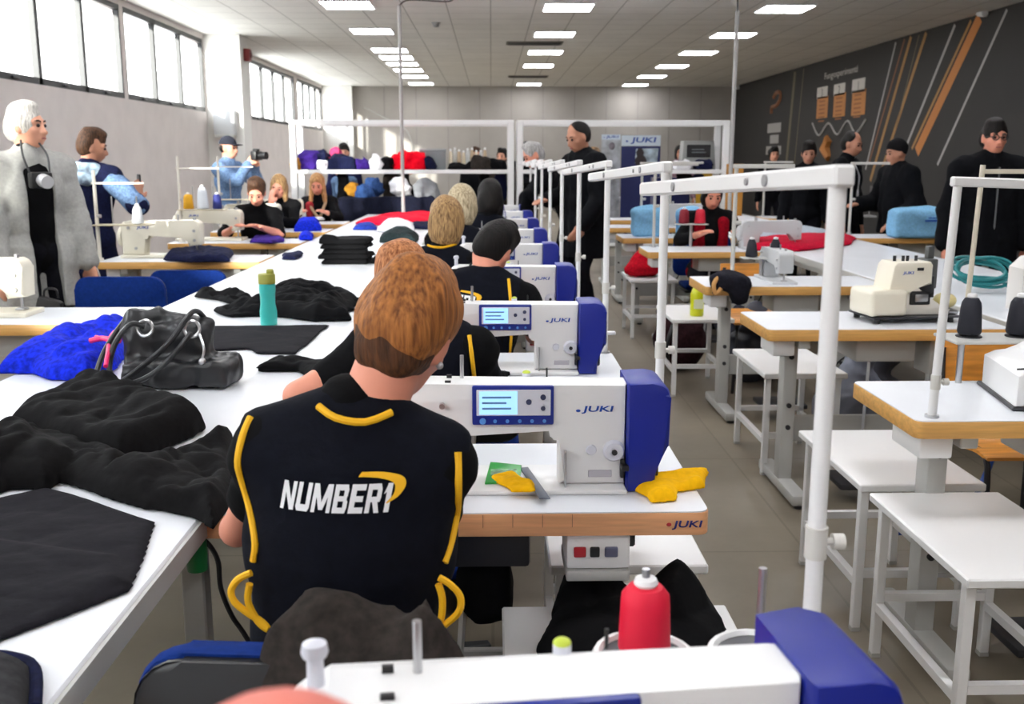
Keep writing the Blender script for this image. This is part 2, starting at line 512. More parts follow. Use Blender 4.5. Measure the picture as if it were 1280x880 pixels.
for i, (y0, y1, n) in enumerate(GROUPS):
    f = MB(); x0, x1 = XL - .07, XL - .004; t = .07
    f.box((x0, y0, WZ0), (x1, y1, WZ0 + t)).box((x0, y0, WZ1 - t), (x1, y1, WZ1))
    for k in range(n + 1):
        y = y0 + (y1 - y0) * k / n; f.box((x0, max(y0, y - .042), WZ0), (x1, min(y1, y + .042), WZ1))
    wn = struct(f.build('window_%d' % (i + 1), FRAME), 'dark framed high window, bay %d of the left wall' % (i + 1))
    MB().box((XL - .066, y0 + .01, WZ0 + .01), (XL - .060, y1 - .01, WZ1 - .01)).build('pane', GLASS, wn)
    h = MB()
    for k in range(n): h.box((XL - .004, y0 + (y1 - y0) * (k + .5) / n - .07, WZ0 + .015), (XL + .02, y0 + (y1 - y0) * (k + .5) / n + .07, WZ0 + .045), .005)
    h.each('window_catch', DARKM, wn)
    la = bpy.data.lights.new('window_daylight', 'AREA'); la.shape = 'RECTANGLE'; la.size = WZ1 - WZ0; la.size_y = y1 - y0
    la.cycles.is_portal = True
    lo_ = bpy.data.objects.new('window_daylight', la); COL.objects.link(lo_)
    lo_.location = (XL - .2, (y0 + y1) / 2, (WZ0 + WZ1) / 2); lo_.rotation_euler = (0, -math.pi / 2, 0)
# hillside beyond the glass and unseen yard, both paled to bounce light inside
struct(MB().box((XL - 60, YF - 30, -.3), (XL - .31, YB + 60, -.12)).build('ground', mat('pale_ground', (226, 224, 218), .9, vary=.04)), 'pale yard outside the windows')
hm = MB(); ny = 40; rows = []
rs = random.Random(5)
for i in range(7):
    row = []
    for j in range(ny):
        u = i / 6; hgt = (0, 1.2, 4.5, 8.5, 11.5, 13, 13.5)[i] * (1 + .18 * math.sin(j * .7) + .1 * rs.random())
        row.append(hm.bm.verts.new((XL - 9 - 26 * u, -30 + 4.2 * j, hgt - .13)))
    rows.append(row)
for a_, b_ in zip(rows, rows[1:]):
    for j in range(ny - 1): hm.bm.faces.new((a_[j], b_[j], b_[j + 1], a_[j + 1]))
struct(hm.build('hillside', mat('pale_hillside', (186, 182, 176), .95, vary=.12, scale=.5)), 'pale hillside seen through the high windows')
struct(MB().box((XR, YF, 0), (XR + .3, YB, ZC)).build('wall_right', mat('black_mural_wall', (34, 32, 31), 0.65, vary=.06, scale=1.5)), 'charcoal wall printed with slanting stripes')
struct(MB().box((XL - .3, YB, 0), (XR + .3, YB + .2, ZC)).build('wall_back', BACKW), 'pale wall at the far end of the hall')
struct(MB().box((XL - .3, YF - .2, 0), (XR + .3, YF, ZC)).build('wall_front', WALL), 'pale wall behind the photographer')
struct(MB().box((XL, 17.2, 0), (-4.13, 17.75, ZC)).build('trim_1', mat('white_pillar', (238, 237, 234), .8)), 'white pillar between the window bands')
struct(MB().box((XL, 28.95, 0), (-3.9, 29.2, ZC)).build('trim_2', MATS['white_pillar']), 'white pillar in the far left corner')
struct(MB().box((XL, YF, 0), (XL + .015, 17.2, .09)).build('baseboard_left', GREYM), 'grey skirting along the left wall')
wall_r = bpy.data.objects['wall_right']; wall_b = bpy.data.objects['wall_back']
bs = MB()
for k in range(12): bs.box((XL + .9 * k + .8, YB - .012, 0), (XL + .9 * k + .815, YB - .001, ZC))
bs.build('panel_joint', mat('joint_grey', (140, 137, 132), .8), wall_b)
# mural printed on the right wall
def stripe(a, b, wd, m):
    p = atx(*a, XR); q = atx(*b, XR); p.x = q.x = XR - .004
    d = (q - p).normalized(); n = Vector((0, -d.z, d.y)) * wd / 2
    mb = MB(); vs = [mb.bm.verts.new(v) for v in (p - n, p + n, q + n, q - n)]; vs2 = [mb.bm.verts.new(v.co + Vector((.003, 0, 0))) for v in vs]
    mb.bm.faces.new(vs); mb.bm.faces.new(vs2[::-1])
    for i in range(4): mb.bm.faces.new((vs[i], vs[(i + 1) % 4], vs2[(i + 1) % 4], vs2[i]))
    mb.build('printed_stripe', m, wall_r)
SIL = mat('silver_print', (176, 174, 172), .6); ORA = mat('orange_print', (196, 124, 58), .6); GOLD = mat('gold_print', (168, 124, 70), .6)
COP = mat('copper_print', (132, 84, 54), .6); OLV = mat('olive_print', (104, 96, 74), .6)
for a, b, wd, m in [((1259, 12), (1172, 206), .05, SIL), ((1225, 22), (1146, 190), .2, ORA), ((1214, 26), (1140, 186), .06, GOLD), ((1194, 31), (1112, 235), .06, SIL),
                    ((1158, 41), (1098, 226), .09, GOLD), ((1139, 46), (1088, 226), .09, GOLD), ((1131, 49), (1086, 205), .05, COP), ((1120, 53), (1082, 212), .05, SIL),
                    ((1149, 44), (1120, 160), .03, OLV), ((1005, 86), (993, 206), .05, OLV), ((994, 90), (982, 215), .16, OLV)]: stripe(a, b, wd, m)
def wall_rect(name, x0, y0, x1, y1, m, t=.006):
    p = atx(x0, y0, XR); q = atx(x1, y1, XR); ps = atx(x0, y1, XR)
    return MB().box((XR - t, min(p.y, q.y), q.z), (XR - .001, max(p.y, q.y), p.z)).build(name, m, wall_r)
CARD = mat('card_white', (206, 202, 196), .6); CARDO = mat('card_orange', (190, 126, 66), .6)
def wall_text(s, px, py, h, m, fit=None):
    p = atx(px, py, XR)
    return link('printed_writing', text_mesh(s, h, .002, fit=fit), m, wall_r, (XR - .008, p.y, p.z), (math.pi / 2, 0, -math.pi / 2))
for (x0, x1, yt, ym, yb), dg in zip([(1022, 1034, 110, 122, 147), (1043, 1056, 106, 118, 145), (1066, 1081, 100, 114, 143)], '321'):
    wall_rect('printed_card', x0, yt, x1, ym, CARD); wall_rect('printed_card', x0, ym, x1, yb, CARDO)
    wall_text(dg, (x0 + x1) / 2, (yt + ym) / 2, .16, mat('card_ink', (90, 86, 82), .6))
    t0 = atx(x0 + 3, ym + 5, XR); tb = MB()
    for k in range(6): tb.box((XR - .009, t0.y - .35, t0.z - .08 * k - .02), (XR - .007, t0.y + .02, t0.z - .08 * k + .01))
    tb.build('card_lines', mat('card_brown', (150, 92, 44), .6), wall_r)
pa, pb = atx(1031, 96, XR), atx(1072, 88, XR)
wall_text('Fungosperimenti', 1051, 92, .17, CARD, fit=abs(pa.y - pb.y))
wave = smooth_line([Vector((XR - .006, *atx(x, y, XR)[1:])) for x, y in [(1016, 154), (1024, 169), (1036, 154), (1047, 168), (1060, 151), (1070, 166), (1083, 149)]], 8)
MB().tube(wave, .02, 6).build('printed_wave', SIL, wall_r)
for a in [(960, 155, 976, 165), (963, 169, 973, 179), (958, 183, 976, 193)]: wall_rect('printed_block', *a, mat('block_grey', (160, 157, 154), .6))
hook = smooth_line([Vector((XR - .006, *atx(x, y, XR)[1:])) for x, y in [(968, 122), (971, 116), (976, 116), (976, 124), (971, 132), (966, 134), (965, 142)]], 5)
MB().tube(hook, .05, 6).build('printed_figure', COP, wall_r)
MB().tube([Vector((XR - .006, *atx(x, y, XR)[1:])) for x, y in [(1034, 172), (1037, 178), (1034, 186), (1037, 198)]], [.06, .14, .16, .08], 8).build('printed_hand', CARDO, wall_r)
wall_rect('printed_code', 1088, 232, 1098, 246, mat('code_grey', (92, 90, 90), .6))
# ceiling lights
EMIT = glow('led_panel', (252, 252, 255), PANEL_EMIT)
def ceil_light(x, y, lab):
    t = thing('ceiling_light', lab, 'ceiling light', (x, y, ZC), group='square ceiling lights')
    MB().box((-.34, -.34, -.018), (.34, .34, -.001), .004, 1).build('frame', WHITE, t)
    MB().box((-.315, -.315, -.022), (.315, .315, -.0185)).build('diffuser', EMIT, t)
ordn = ['nearest', 'second', 'third', 'fourth', 'fifth', 'sixth', 'seventh', 'eighth', 'ninth', 'tenth']
for col, x, ys in [('left', -1.89, [13.87, 16.64, 19.5, 20.85, 22.23, 23.8, 25.6, 28.0]), ('middle', 1.04, [14.02, 17.0, 19.8, 22.6, 28.2]), ('right', 3.98, [14.1, 17.05, 19.85, 22.7, 25.5, 28.4])]:
    for i, y in enumerate(ys): ceil_light(x, y, '%s lit square light of the %s row on the ceiling' % (ordn[i], col))
    for y, nn in ((-3.2, 'sixth'), (-.3, 'fifth'), (2.6, 'fourth'), (5.4, 'third'), (8.2, 'second'), (11.1, 'first')): ceil_light(x, y, 'lit square light of the %s row, %s one above the top of the photo' % (col, nn))
for x in (6.0,):
    pass
t = thing('ceiling_vent', 'dark ceiling vent beside the third light of the middle row', 'vent', (.77, 18.3, ZC))
MB().box((-.5, -.22, -.02), (.5, .22, -.001), .01, 1).build('frame', mat('vent_grey', (110, 106, 98), .6), t)
g = MB()
for k in range(5): g.box((-.46, -.18 + .08 * k, -.03), (.46, -.15 + .08 * k, -.02))
g.build('grille', DARKM, t)
dup(t, (.92, 25.6, ZC), 0, 'dark ceiling vent near the far end of the middle row of lights')
o = MB().lathe([(.0, -.07), (.035, -.065), (.05, -.04), (.05, -.015), (.07, -.012), (.07, 0)], (0, 0, 0), 20).build('smoke_detector', mat('grey_plastic', (150, 150, 150), .5), None, (-.82, 15.66, ZC - .001)); tag(o, 'small grey round detector on the ceiling right of the left lights', 'detector')
t = thing('security_camera', 'small white security camera high on the black wall at the right', 'camera', tuple(Vector((XR, *atx(1232, 14, XR)[1:]))))
MB().cyl((-.001, 0, 0), (-.06, 0, 0), .03).build('mount', WHITE, t); MB().cyl((-.06, .06, -.02), (-.06, -.12, -.05), .045).build('housing', WHITE, t)
c2 = dup(t, tuple(Vector((XR, *atx(924, 108, XR)[1:]))), 0, 'small white security camera high in the far right corner')
t = thing('fire_alarm', 'small red fire alarm box high on the side of the white pillar', 'alarm', (-4.13, 17.5, 3.18))
MB().box((0.001, -.09, -.1), (.1, .09, .1), .015).build('case', mat('alarm_red', (120, 28, 24), .5), t); MB().cyl((.1, 0, 0), (.12, 0, 0), .05).build('sounder', mat('dark_red', (90, 20, 20), .5), t)
t = thing('towel_dispenser', 'white dispenser box hanging on the front of the white pillar', 'dispenser', (-4.43, 17.2, 2.06))
MB().box((-.17, -.16, -.22), (.2, -.001, .22), .05, 3).build('cover', mat('dispenser_grey', (196, 198, 200), .4), t); MB().box((-.15, -.17, -.24), (.18, -.03, -.19), .01).build('tray', GREYM, t)
# two slim drop poles feeding the long tables and a wall conduit
def drop_pole(x, y, z0, z1, lab):
    t = thing('power_pole', lab, 'pole', (x, y, z0))
    MB().cyl((0, 0, 0), (0, 0, z1 - z0), .022).build('pole', mat('pole_grey', (170, 168, 166), .5), t)
    MB().cyl((0, 0, 0), (0, 0, .012), .06).build('base_plate', GREYM, t)
    MB().tube(smooth_line([(0, 0, z1 - z0), (.1, .3, ZC - z0 - .12), (.5, .9, ZC - z0 - .05), (.6, 1.0, ZC - z0 - .012)], 5), .008, 6).build('cable', DARKM, t)
drop_pole(-1.08, 12.4, .781, 3.25, 'thin grey pole rising from the far end of the left long table')
drop_pole(2.7, 11.4, .781, 3.06, 'thin grey pole rising from the right long table')
o = MB().tube([(XL + .02, 19.2, 3.0), (XL + .02, 19.2, 2.95), (-3.4, YB - .03, 3.2)], .015, 6)
o.bm.free()
struct(MB().tube(smooth_line([(-3.6, YB - .02, 2.9), (-3.0, YB - .02, 2.6), (-2.4, YB - .02, 2.25), (-2.2, YB - .02, 1.6)], 5), .02, 6).build('trim_3', GREYM), 'grey cable loop on the far wall')
# ------------------------------------------------------------------ furniture and machines
ORD = ['first', 'second', 'third', 'fourth', 'fifth', 'sixth', 'seventh', 'eighth', 'ninth', 'tenth']
ZT = 0.78
def long_table(name, label, x0, x1, y0, y1, lm=None):
    t = thing(name, label, 'table', ((x0 + x1) / 2, y0, 0)); hw = (x1 - x0) / 2; L = y1 - y0
    MB().box((-hw, 0, ZT - .03), (hw, L, ZT), .004, 1).build('tabletop', LAM, t)
    e = MB()
    for s in (-1, 1): e.box((s * (hw + .001), -.004, ZT - .045), (s * (hw + .008), L + .004, ZT - .004))
    e.box((-hw, -.008, ZT - .045), (hw, -.001, ZT - .004)); e.each('edge_band', GREYM, t)
    r = MB()
    for s in (-1, 1): r.box((s * (hw - .09), .1, ZT - .1), (s * (hw - .05), L - .1, ZT - .031), .004, 1)
    n = max(2, round(L / 1.45)); ys = [.32 + (L - .5) * k / (n - 1) for k in range(n)]
    for y in ys: r.box((-hw + .1, y - .02, ZT - .1), (hw - .1, y + .02, ZT - .04))
    r.each('under_rail', GREYM, t)
    lb = MB()
    for y in ys:
        for s in (-1, 1): MB().box((s * (hw - .07) - .025, y - .025, 0.0), (s * (hw - .07) + .025, y + .025, ZT - .1), .004, 1).build('leg', lm or GREYM, t)
        lb.box((-hw + .1, y - .015, .2), (hw - .1, y + .015, .24))
    lb.each('stretcher', GREYM, t)
    return t
long_table('cutting_table', 'long white table full of garments, left of the row of workers', -1.575, -.58, .22, 12.95)
long_table('cutting_table', 'long white table on the right with red fabric and a teal cable', 2.26, 3.22, 3.3, 12.9)

def sewing_table(label, loc, rz=0, wood=OAK, W=1.03, logo=False, box=True, group='sewing machine tables', foot=True):
    """origin at the floor under the front right corner; runs to -X and +Y"""
    t = thing('sewing_table', label, 'table', loc, rz, group)
    D = .5
    def top():
        m = MB(); r = .025
        pts = []
        for cx, cy, a0 in ((-r, r, -90), (-r, D - r, 0), (-W + r, D - r, 90), (-W + r, r, 180)):
            for k in range(5): a = math.radians(a0 + 22.5 * k); pts.append((cx + r * math.cos(a), cy + r * math.sin(a)))
        return pts
    pts = top()
    tt = MB().prism(pts, ZT - .05, ZT - .002, 'z', .003).build('tabletop', wood, t)
    MB().prism([(-W / 2 + (x + W / 2) * .996, D / 2 + (y - D / 2) * .992) for x, y in pts], ZT - .002, ZT + .0005, 'z').build('laminate', LAM, tt)
    if logo:
        link('printed_writing', text_mesh('JUKI', .019, .0006, .15, .02, fit=.062), LOGOD, tt, (-.047, -.0015, ZT - .027), (math.pi / 2, 0, 0))
        MB().ball((-.084, -.001, ZT - .026), (.005, .001, .004)).build('printed_mark', RED, tt)
        s = MB()
        for k in range(7): s.box((-.28 - .06 * k, -.0012, ZT - .03), (-.279 - .06 * k, -.0004, ZT - .003))
        s.build('scale_mark', mat('scale_brown', (130, 90, 70), .6), tt)
    for x in (-.17, -W + .17):
        l = MB().box((x - .03, .22, .05), (x + .03, .3, ZT - .051), .006).build('leg', GREYM, t)
        b = MB()
        for z in (.3, .4, .62): b.cyl((x, .22, z), (x, .21, z), .011, seg=10)
        b.each('bolt', DARKM, l)
        MB().box((x - .035, -.02, .012), (x + .035, .54, .06), .01).build('foot', GREYM, t)
        p = MB()
        for y in (.0, .5): p.cyl((x, y, 0), (x, y, .014), .022, seg=12)
        p.each('foot_pad', BLACKP, t)
        MB().box((x - .025, .04, ZT - .09), (x + .025, .46, ZT - .0505), .004, 1).build('top_bracket', DARKM if logo else GREYM, t)
    MB().box((-W + .2, .275, .22), (-.2, .295, .34), .004, 1).build('cross_panel', GREYM, t)
    MB().box((-W * .5 - .16, .02, .07), (-W * .5 + .1, .24, .095), .006).build('pedal', DARKM, t)
    MB().bar((-W * .5 - .02, .2, .09), (-W * .5 + .02, .26, ZT - .12), .012).build('pedal_rod', STEEL, t)
    u = MB().box((-.62, .1, ZT - .16), (-.36, .34, ZT - .0505), .01); u.build('oil_pan', DARKM if logo else GREYM, t)
    if box:
        c = MB().box((-.29, .01, ZT - .125), (-.16, .13, ZT - .051), .006).build('control_box', WHITE, t)
        for k, (a, b2, mm) in enumerate(((-.275, -.25, RED), (-.242, -.222, BLACKP), (-.212, -.185, mat('switch_grey', (90, 94, 120), .4)))):
            MB().box((a, .004, ZT - .098), (b2, .012, ZT - .076), .003).build('switch', mm, c)
        MB().box((-.29, .005, ZT - .15), (-.16, .16, ZT - .127), .004).build('bracket', GREYM, t)
    else:
        MB().box((-W + .04, .06, ZT - .125), (-W + .135, .26, ZT - .051), .008).build('control_box', WHITE, t)
        MB().box((-.3, .1, ZT - .22), (-.12, .26, ZT - .051), .01).build('motor_box', GREYM, t)
        MB().tube(smooth_line([(-.2, .05, ZT - .2), (-.12, .1, .42), (-.2, .2, .3), (-.3, .26, .1)], 5), .006, 6).build('cable', BLACKP, t)
    return t

def arc(cx, cz, r, a0, a1, n=6):
    return [(cx + r * math.cos(math.radians(a0 + (a1 - a0) * k / n)), cz + r * math.sin(math.radians(a0 + (a1 - a0) * k / n))) for k in range(n + 1)]
def lockstitch(label, loc, rz=0, extras=False):
    """white machine with display; origin on the table under the right end of the white body, front face at y=0"""
    t = thing('sewing_machine', label, 'sewing machine', loc, rz, 'white and blue sewing machines in the row')
    MB().box((-.49, -.035, .0005), (.0, .15, .012), .004).build('bed', WHITE, t)
    prof = [(0, .012), (0, .232)] + [(-.43, .235)] + arc(-.43, .19, .045, 90, 180) + [(-.475, .085)] + arc(-.455, .085, .02, 180, 270) + [(-.405, .065), (-.395, .118)]
    prof += [(-.37, .132)] + [(-.165, .132)] + arc(-.165, .110, .022, 90, 0) + [(-.143, .012)]
    MB().prism(prof, 0, .084, 'y', .012).build('body', WHITE, t)
    MB().prism([(-.475, .19), (-.475, .09), (-.486, .1), (-.486, .18)], .012, .07, 'y', .004).build('face_plate', PANELG, t)
    MB().cyl((-.437, .055, .07), (-.437, .055, .02), .006, seg=10).build('needle_bar', STEEL, t)
    MB().cyl((-.422, .06, .07), (-.422, .06, .02), .005, seg=10).box((-.45, .035, .013), (-.415, .07, .02), .002).build('presser_foot', STEEL, t)
    # motor housing
    hp = [(0, .0), (0, .238), (.05, .238)] + arc(.06, .208, .03, 80, 0) + [(.09, .1), (.062, .085), (.06, 0)]
    m = MB().prism(hp, -.022, .135, 'y', .012).build('motor_housing', BLUEP, t)
    MB().box((.058, .05, .08), (.1, .16, .175), .012).build('motor_cap', NAVYP, t)
    MB().box((.052, .02, .02), (.075, .12, .075), .006).build('motor_foot', BLACKP, t)
    # display
    p = MB().box((-.327, -.008, .147), (-.155, .004, .232), .004).build('display_panel', mat('panel_blue', (20, 42, 140), .35), t)
    MB().box((-.318, -.0095, .168), (-.162, -.0075, .224), .001, 1).build('display_face', PANELG, p)
    MB().box((-.312, -.0105, .171), (-.232, -.009, .221)).build('screen', SCREEN, p)
    k = MB()
    for x, z, r in ((-.208, .198, .006), (-.178, .208, .006), (-.178, .184, .005)): k.cyl((x, -.009, z), (x, -.012, z), r, seg=12)
    k.each('button', mat('button_blue', (60, 66, 96), .4), p)
    k = MB()
    for i in range(6): k.cyl((-.305 + .026 * i, -.0078, .156), (-.305 + .026 * i, -.0095, .156), .004 if i else .007, seg=10)
    k.each('touch_key', mat('key_light', (90, 150, 225), .4), p)
    sl = MB()
    for i in range(3): sl.box((-.306, -.0112, .182 + .012 * i), (-.245 - .01 * (i % 2), -.0104, .186 + .012 * i))
    sl.each('screen_text', mat('screen_ink', (96, 140, 190), .5), p)
    link('printed_writing', text_mesh('JUKI', .0165, .0006, .12, .02, fit=.068), LOGO, t, (-.062, -.0006, .178), (math.pi / 2, 0, 0))
    MB().ball((-.103, -.0008, .176), (.005, .0012, .003)).build('printed_mark', LOGO, t)
    d = MB().lathe([(0.001, .014), (.019, .013), (.021, .008), (.024, 0)], seg=24, M=Matrix.Translation((-.026, .001, .088)) @ Matrix.Rotation(math.pi / 2, 4, 'X')).build('stitch_dial', PANELG, t)
    MB().cyl((-.026, -.012, .088), (-.026, -.018, .088), .006, seg=12).build('dial_hub', BLACKP, d)
    MB().lathe([(0.001, .006), (.01, .006), (.012, 0)], seg=16, M=Matrix.Translation((-.074, .001, .09)) @ Matrix.Rotation(math.pi / 2, 4, 'X')).build('adjuster', PANELG, t)
    MB().box((-.012, -.03, .05), (.004, .0, .062), .003).box((-.012, -.012, .03), (-.004, 0, .07), .002).build('reverse_lever', BLACKP, t)
    MB().box((-.08, -.003, .03), (-.03, .001, .045), .001, 1).build('warning_plate', mat('plate_grey', (186, 184, 192), .5), t)
    MB().box((-.132, -.02, .0125), (-.128, .0, .09), .001, 1).build('knee_wire', STEEL, t)
    # thread guides on the top
    MB().cyl((-.442, .05, .215), (-.442, .05, .262), .0085, .0075).lathe([(.011, .262), (.0125, .266), (.011, .274), (.005, .277)], (-.442, .05, 0), 16).build('bobbin_winder', PANELG, t)
    MB().cyl((-.35, .06, .23), (-.35, .06, .285), .0042).build('thread_post', STEEL, t)
    g = MB().box((-.385, .012, .2345), (-.372, .020, .239), .001).box((-.383, .06, .234), (-.372, .064, .242)).cyl((-.165, .09, .23), (-.165, .09, .25), .002)
    g.each('thread_guide', BLACKP, t)
    MB().cyl((-.21, .085, .225), (-.21, .085, .24), .009).build('oil_cap_neck', PANELG, t)
    MB().ball((-.21, .085, .241), (.009, .009, .005)).build('oil_cap', mat('lime_plastic', (196, 214, 70), .4), t)
    MB().cyl((-.425, -.002, .165), (-.425, -.022, .165), .012, .009).cyl((-.39, -.002, .19), (-.39, -.016, .19), .006).each('tension_disc', STEEL, t)
    return t

def classic_machine(label, loc, rz=0, m=CREAM, logo=True, s=1.0, cat_group=None):
    t = thing('sewing_machine', label, 'sewing machine', loc, rz, cat_group)
    t.scale = (s, s, s)
    MB().box((-.49, -.03, .0005), (.02, .15, .02), .004).build('bed', m, t)
    prof = [(0.02, .02), (.02, .2)] + arc(-.01, .2, .03, 0, 90) + [(-.44, .235)] + arc(-.44, .2, .035, 90, 180) + [(-.475, .08), (-.4, .07), (-.39, .125), (-.37, .14), (-.15, .14)] + arc(-.15, .12, .02, 90, 0) + [(-.12, .02)]
    MB().prism(prof, 0, .11, 'y', .014).build('body', m, t)
    MB().lathe([(.001, .03), (.04, .03), (.06, .02), (.062, 0)], seg=24, M=Matrix.Translation((.022, .055, .13)) @ Matrix.Rotation(math.pi / 2, 4, 'Y')).build('handwheel', m, t)
    MB().cyl((-.437, .055, .08), (-.437, .055, .025), .006, seg=10).box((-.455, .035, .021), (-.415, .075, .028), .002).build('needle_bar', STEEL, t)
    g = MB().cyl((-.33, .06, .23), (-.33, .06, .27), .006, seg=10).cyl((-.1, .06, .23), (-.1, .06, .26), .012).cyl((-.43, .05, .23), (-.43, .05, .25), .01)
    g.each('thread_guide', STEEL, t)
    b = MB()
    for x, z in ((-.44, .17), (-.44, .11), (-.07, .06), (-.03, .19)): b.cyl((x, .109, z), (x, .118, z), .009, seg=10).cyl((x, .001, z), (x, -.008, z), .009, seg=10)
    b.each('screw', STEEL, t)
    if logo:
        link('printed_writing', text_mesh('JUKI', .02, .0006, .12, .02, fit=.075), LOGO, t, (-.12, .1165, .19), (math.pi / 2, 0, math.pi))
    return t

def thread_stand(label, loc, h=.68, arm=(-.09, .85, -.04), pole_r=.011, tilt=0.0, group='white thread stands along the row', knob_z=(.24,), bolts=True):
    t = thing('thread_stand', label, 'thread stand', loc, 0, group)
    MB().cyl((0, 0, .0005), (0, 0, .008), .019).build('clamp', STEEL, t)
    MB().cyl((0, 0, .001), (tilt * h, 0, h + .012), pole_r, pole_r * .95, 14).build('pole', WHITE, t)
    a0 = Vector((tilt * h, 0, h)); a1 = a0 + Vector(arm); d = (a1 - a0).normalized()
    a = MB().bar(a0 - d * .018, a1, .026, .026, .004).build('arm', WHITE, t)
    if bolts:
        b = MB()
        side = d.cross(Vector((0, 0, 1))).normalized()
        if side.y > 0: side = -side
        if abs(side.x) > abs(side.y) and side.x > 0: side = -side
        for f, r in ((.22, .008), (.3, .005), (.72, .008)):
            c = a0 + (a1 - a0) * f; b.cyl(c + side * .0125, c + side * .016, r, seg=12)
        b.each('bolt', mat('bolt_grey', (150, 150, 152), .4), a)
    for z in knob_z:
        MB().cyl((tilt * z, 0, z - .02), (tilt * z, 0, z + .02), .0135).cyl((tilt * z, 0, z), (tilt * z + .03, 0, z), .005, seg=8).cyl((tilt * z + .02, 0, z), (tilt * z + .034, 0, z), .010, seg=12).build('knob', mat('knob_white', (214, 212, 206), .4), t)
    return t
def spool_seat(label, loc, pin=True):
    t = thing('spool_holder', label, 'spool holder', loc)
    R = .058
    pts = [(R * math.cos(a), R * math.sin(a), .006) for a in [i * math.pi / 12 for i in range(24)]]
    MB().tube(pts, .006, 6, True).build('rim', WHITE, t)
    MB().lathe([(.001, .0), (.052, .0), (.052, .006), (.001, .008)]).build('disc', mat('disc_grey', (90, 90, 94), .6), t)
    MB().cyl((0, 0, 0), (0, 0, .12), .005, seg=10).build('pin', STEEL, t)
    return t
def cone(label, loc, m, h=.1, r0=.034, r1=.028, group=None, core=WHITE):
    t = thing('thread_cone', label, 'thread cone', loc, 0, group)
    MB().lathe([(r0 * .9, .004), (r0, .012), (r1 + (r0 - r1) * .3, h * .72), (r1, h * .84), (r1 * .72, h * .95), (.010, h * .97)]).build('thread', m, t)
    MB().lathe([(.011, 0), (.013, .003), (.013, h * .96), (.015, h), (.013, h * 1.06), (.005, h * 1.08)], seg=14).build('core', core, t)
    return t
def bundle_stand(label, loc, wx=.38, wy=.66, h=.5):
    """origin floor under left front corner"""
    t = thing('side_stand', label, 'stand', loc, 0, 'white side stands')
    MB().box((0, 0, h - .025), (wx, wy, h), .004, 1).build('top', WHITE, t)
    for x in (.03, wx - .03):
        for y in (.05, wy - .05):
            l = MB().box((x - .0135, y - .0135, .012), (x + .0135, y + .0135, h - .025), .002, 1).build('leg', WHITE, t)
            MB().box((x - .014, y - .014, 0), (x + .014, y + .014, .012)).build('leg_cap', GREYM, l)
    for x in (.03, wx - .03): MB().box((x - .012, .064, .15), (x + .012, wy - .064, .175)).build('stretcher', WHITE, t)
    for y in (.05, wy - .05): MB().box((.044, y - .012, .18), (wx - .044, y + .012, .205)).build('stretcher', WHITE, t)
    return t
def task_chair(label, loc, rz, m, seat_z=.45, back_top=.86, wide=.44, shell=BLACKP, group=None):
    """faces +Y: backrest at -Y"""
    t = thing('task_chair', label, 'chair', loc, rz, group)
    MB().box((-.21, -.16, seat_z - .07), (.21, .2, seat_z - .045), .012, 3).build('seat_shell', shell, t)
    MB().box((-.205, -.155, seat_z - .045), (.205, .195, seat_z), .02, 3).build('seat', m, t)
    def back(y0, y1, hw, z0, z1):
        mb = MB(); r = .07
        pts = []
        for cx, cz, a0 in ((hw - r, z0 + r, -90), (hw - r, z1 - r, 0), (-hw + r, z1 - r, 90), (-hw + r, z0 + r, 180)):
            for k in range(6): a = math.radians(a0 + 18 * k); pts.append((cx + r * math.cos(a), cz + r * math.sin(a)))
        return mb.prism(pts, y0, y1, 'y', .012)
    back(-.225, -.208, wide / 2 - .004, back_top - .35, back_top - .004).build('back_shell', shell, t)
    back(-.208, -.172, wide / 2, back_top - .355, back_top).build('backrest', m, t)
    MB().bar((0, -.232, back_top - .3), (0, -.17, seat_z - .06), .06, .012).bar((0, -.19, seat_z - .078), (0, 0, seat_z - .075), .06, .012).build('back_bar', BLACKP, t)
    MB().cyl((0, 0, .09), (0, 0, seat_z - .07), .025).cyl((0, 0, .06), (0, 0, .22), .035).build('column', BLACKP, t)
    for k in range(5):
        a = math.radians(90 + 72 * k); x, y = .21 * math.cos(a), .21 * math.sin(a)
        l = MB().bar((.03 * math.cos(a), .03 * math.sin(a), .085), (x, y, .065), .035, .03, .004).build('leg', BLACKP, t)
        MB().cyl((x - .012, y, .025), (x + .012, y, .025), .025, seg=14).build('caster', DARKM, l)
    return t

# --- the middle row: nine stations, workers sitting on the near side
FRONTS = [.665, 1.91, 3.1, 4.26, 5.42, 6.6, 7.78, 8.96, 10.14]
XT, XM = .44, .285
where = ['at the bottom of the photo, nearest', 'with yellow scraps, second from the camera', 'third from the camera', 'fourth from the camera',
         'fifth from the camera', 'sixth from the camera', 'seventh from the camera', 'eighth from the camera', 'last and farthest of the row']
tb = sewing_table('white beech edged sewing table ' + where[1], (XT, FRONTS[1], 0), 0, BEECH, logo=True)
mc = lockstitch('white sewing machine with blue motor on the table with yellow scraps', (XM, FRONTS[1] + .14, ZT))
st = thread_stand('white thread stand at the right rear of the second table from the camera', (.412, FRONTS[1] + .485, ZT))
for k, y in enumerate(FRONTS):
    if k == 1: continue
    dup(tb, (XT, y, 0), 0, 'white beech edged sewing table in the middle row, ' + where[k])
    dup(mc, (XM, y + (.135 if k else .168), ZT), 0 if k else .115, 'white sewing machine with blue motor in the row, ' + where[k])
    if k > 0: dup(st, (.412, y + .485, ZT), 0, 'white thread stand right of the middle row, ' + where[k])
    else: dup(st, (.395, y + .483, ZT), 0, 'large white thread stand pole and perforated arm nearest the camera')
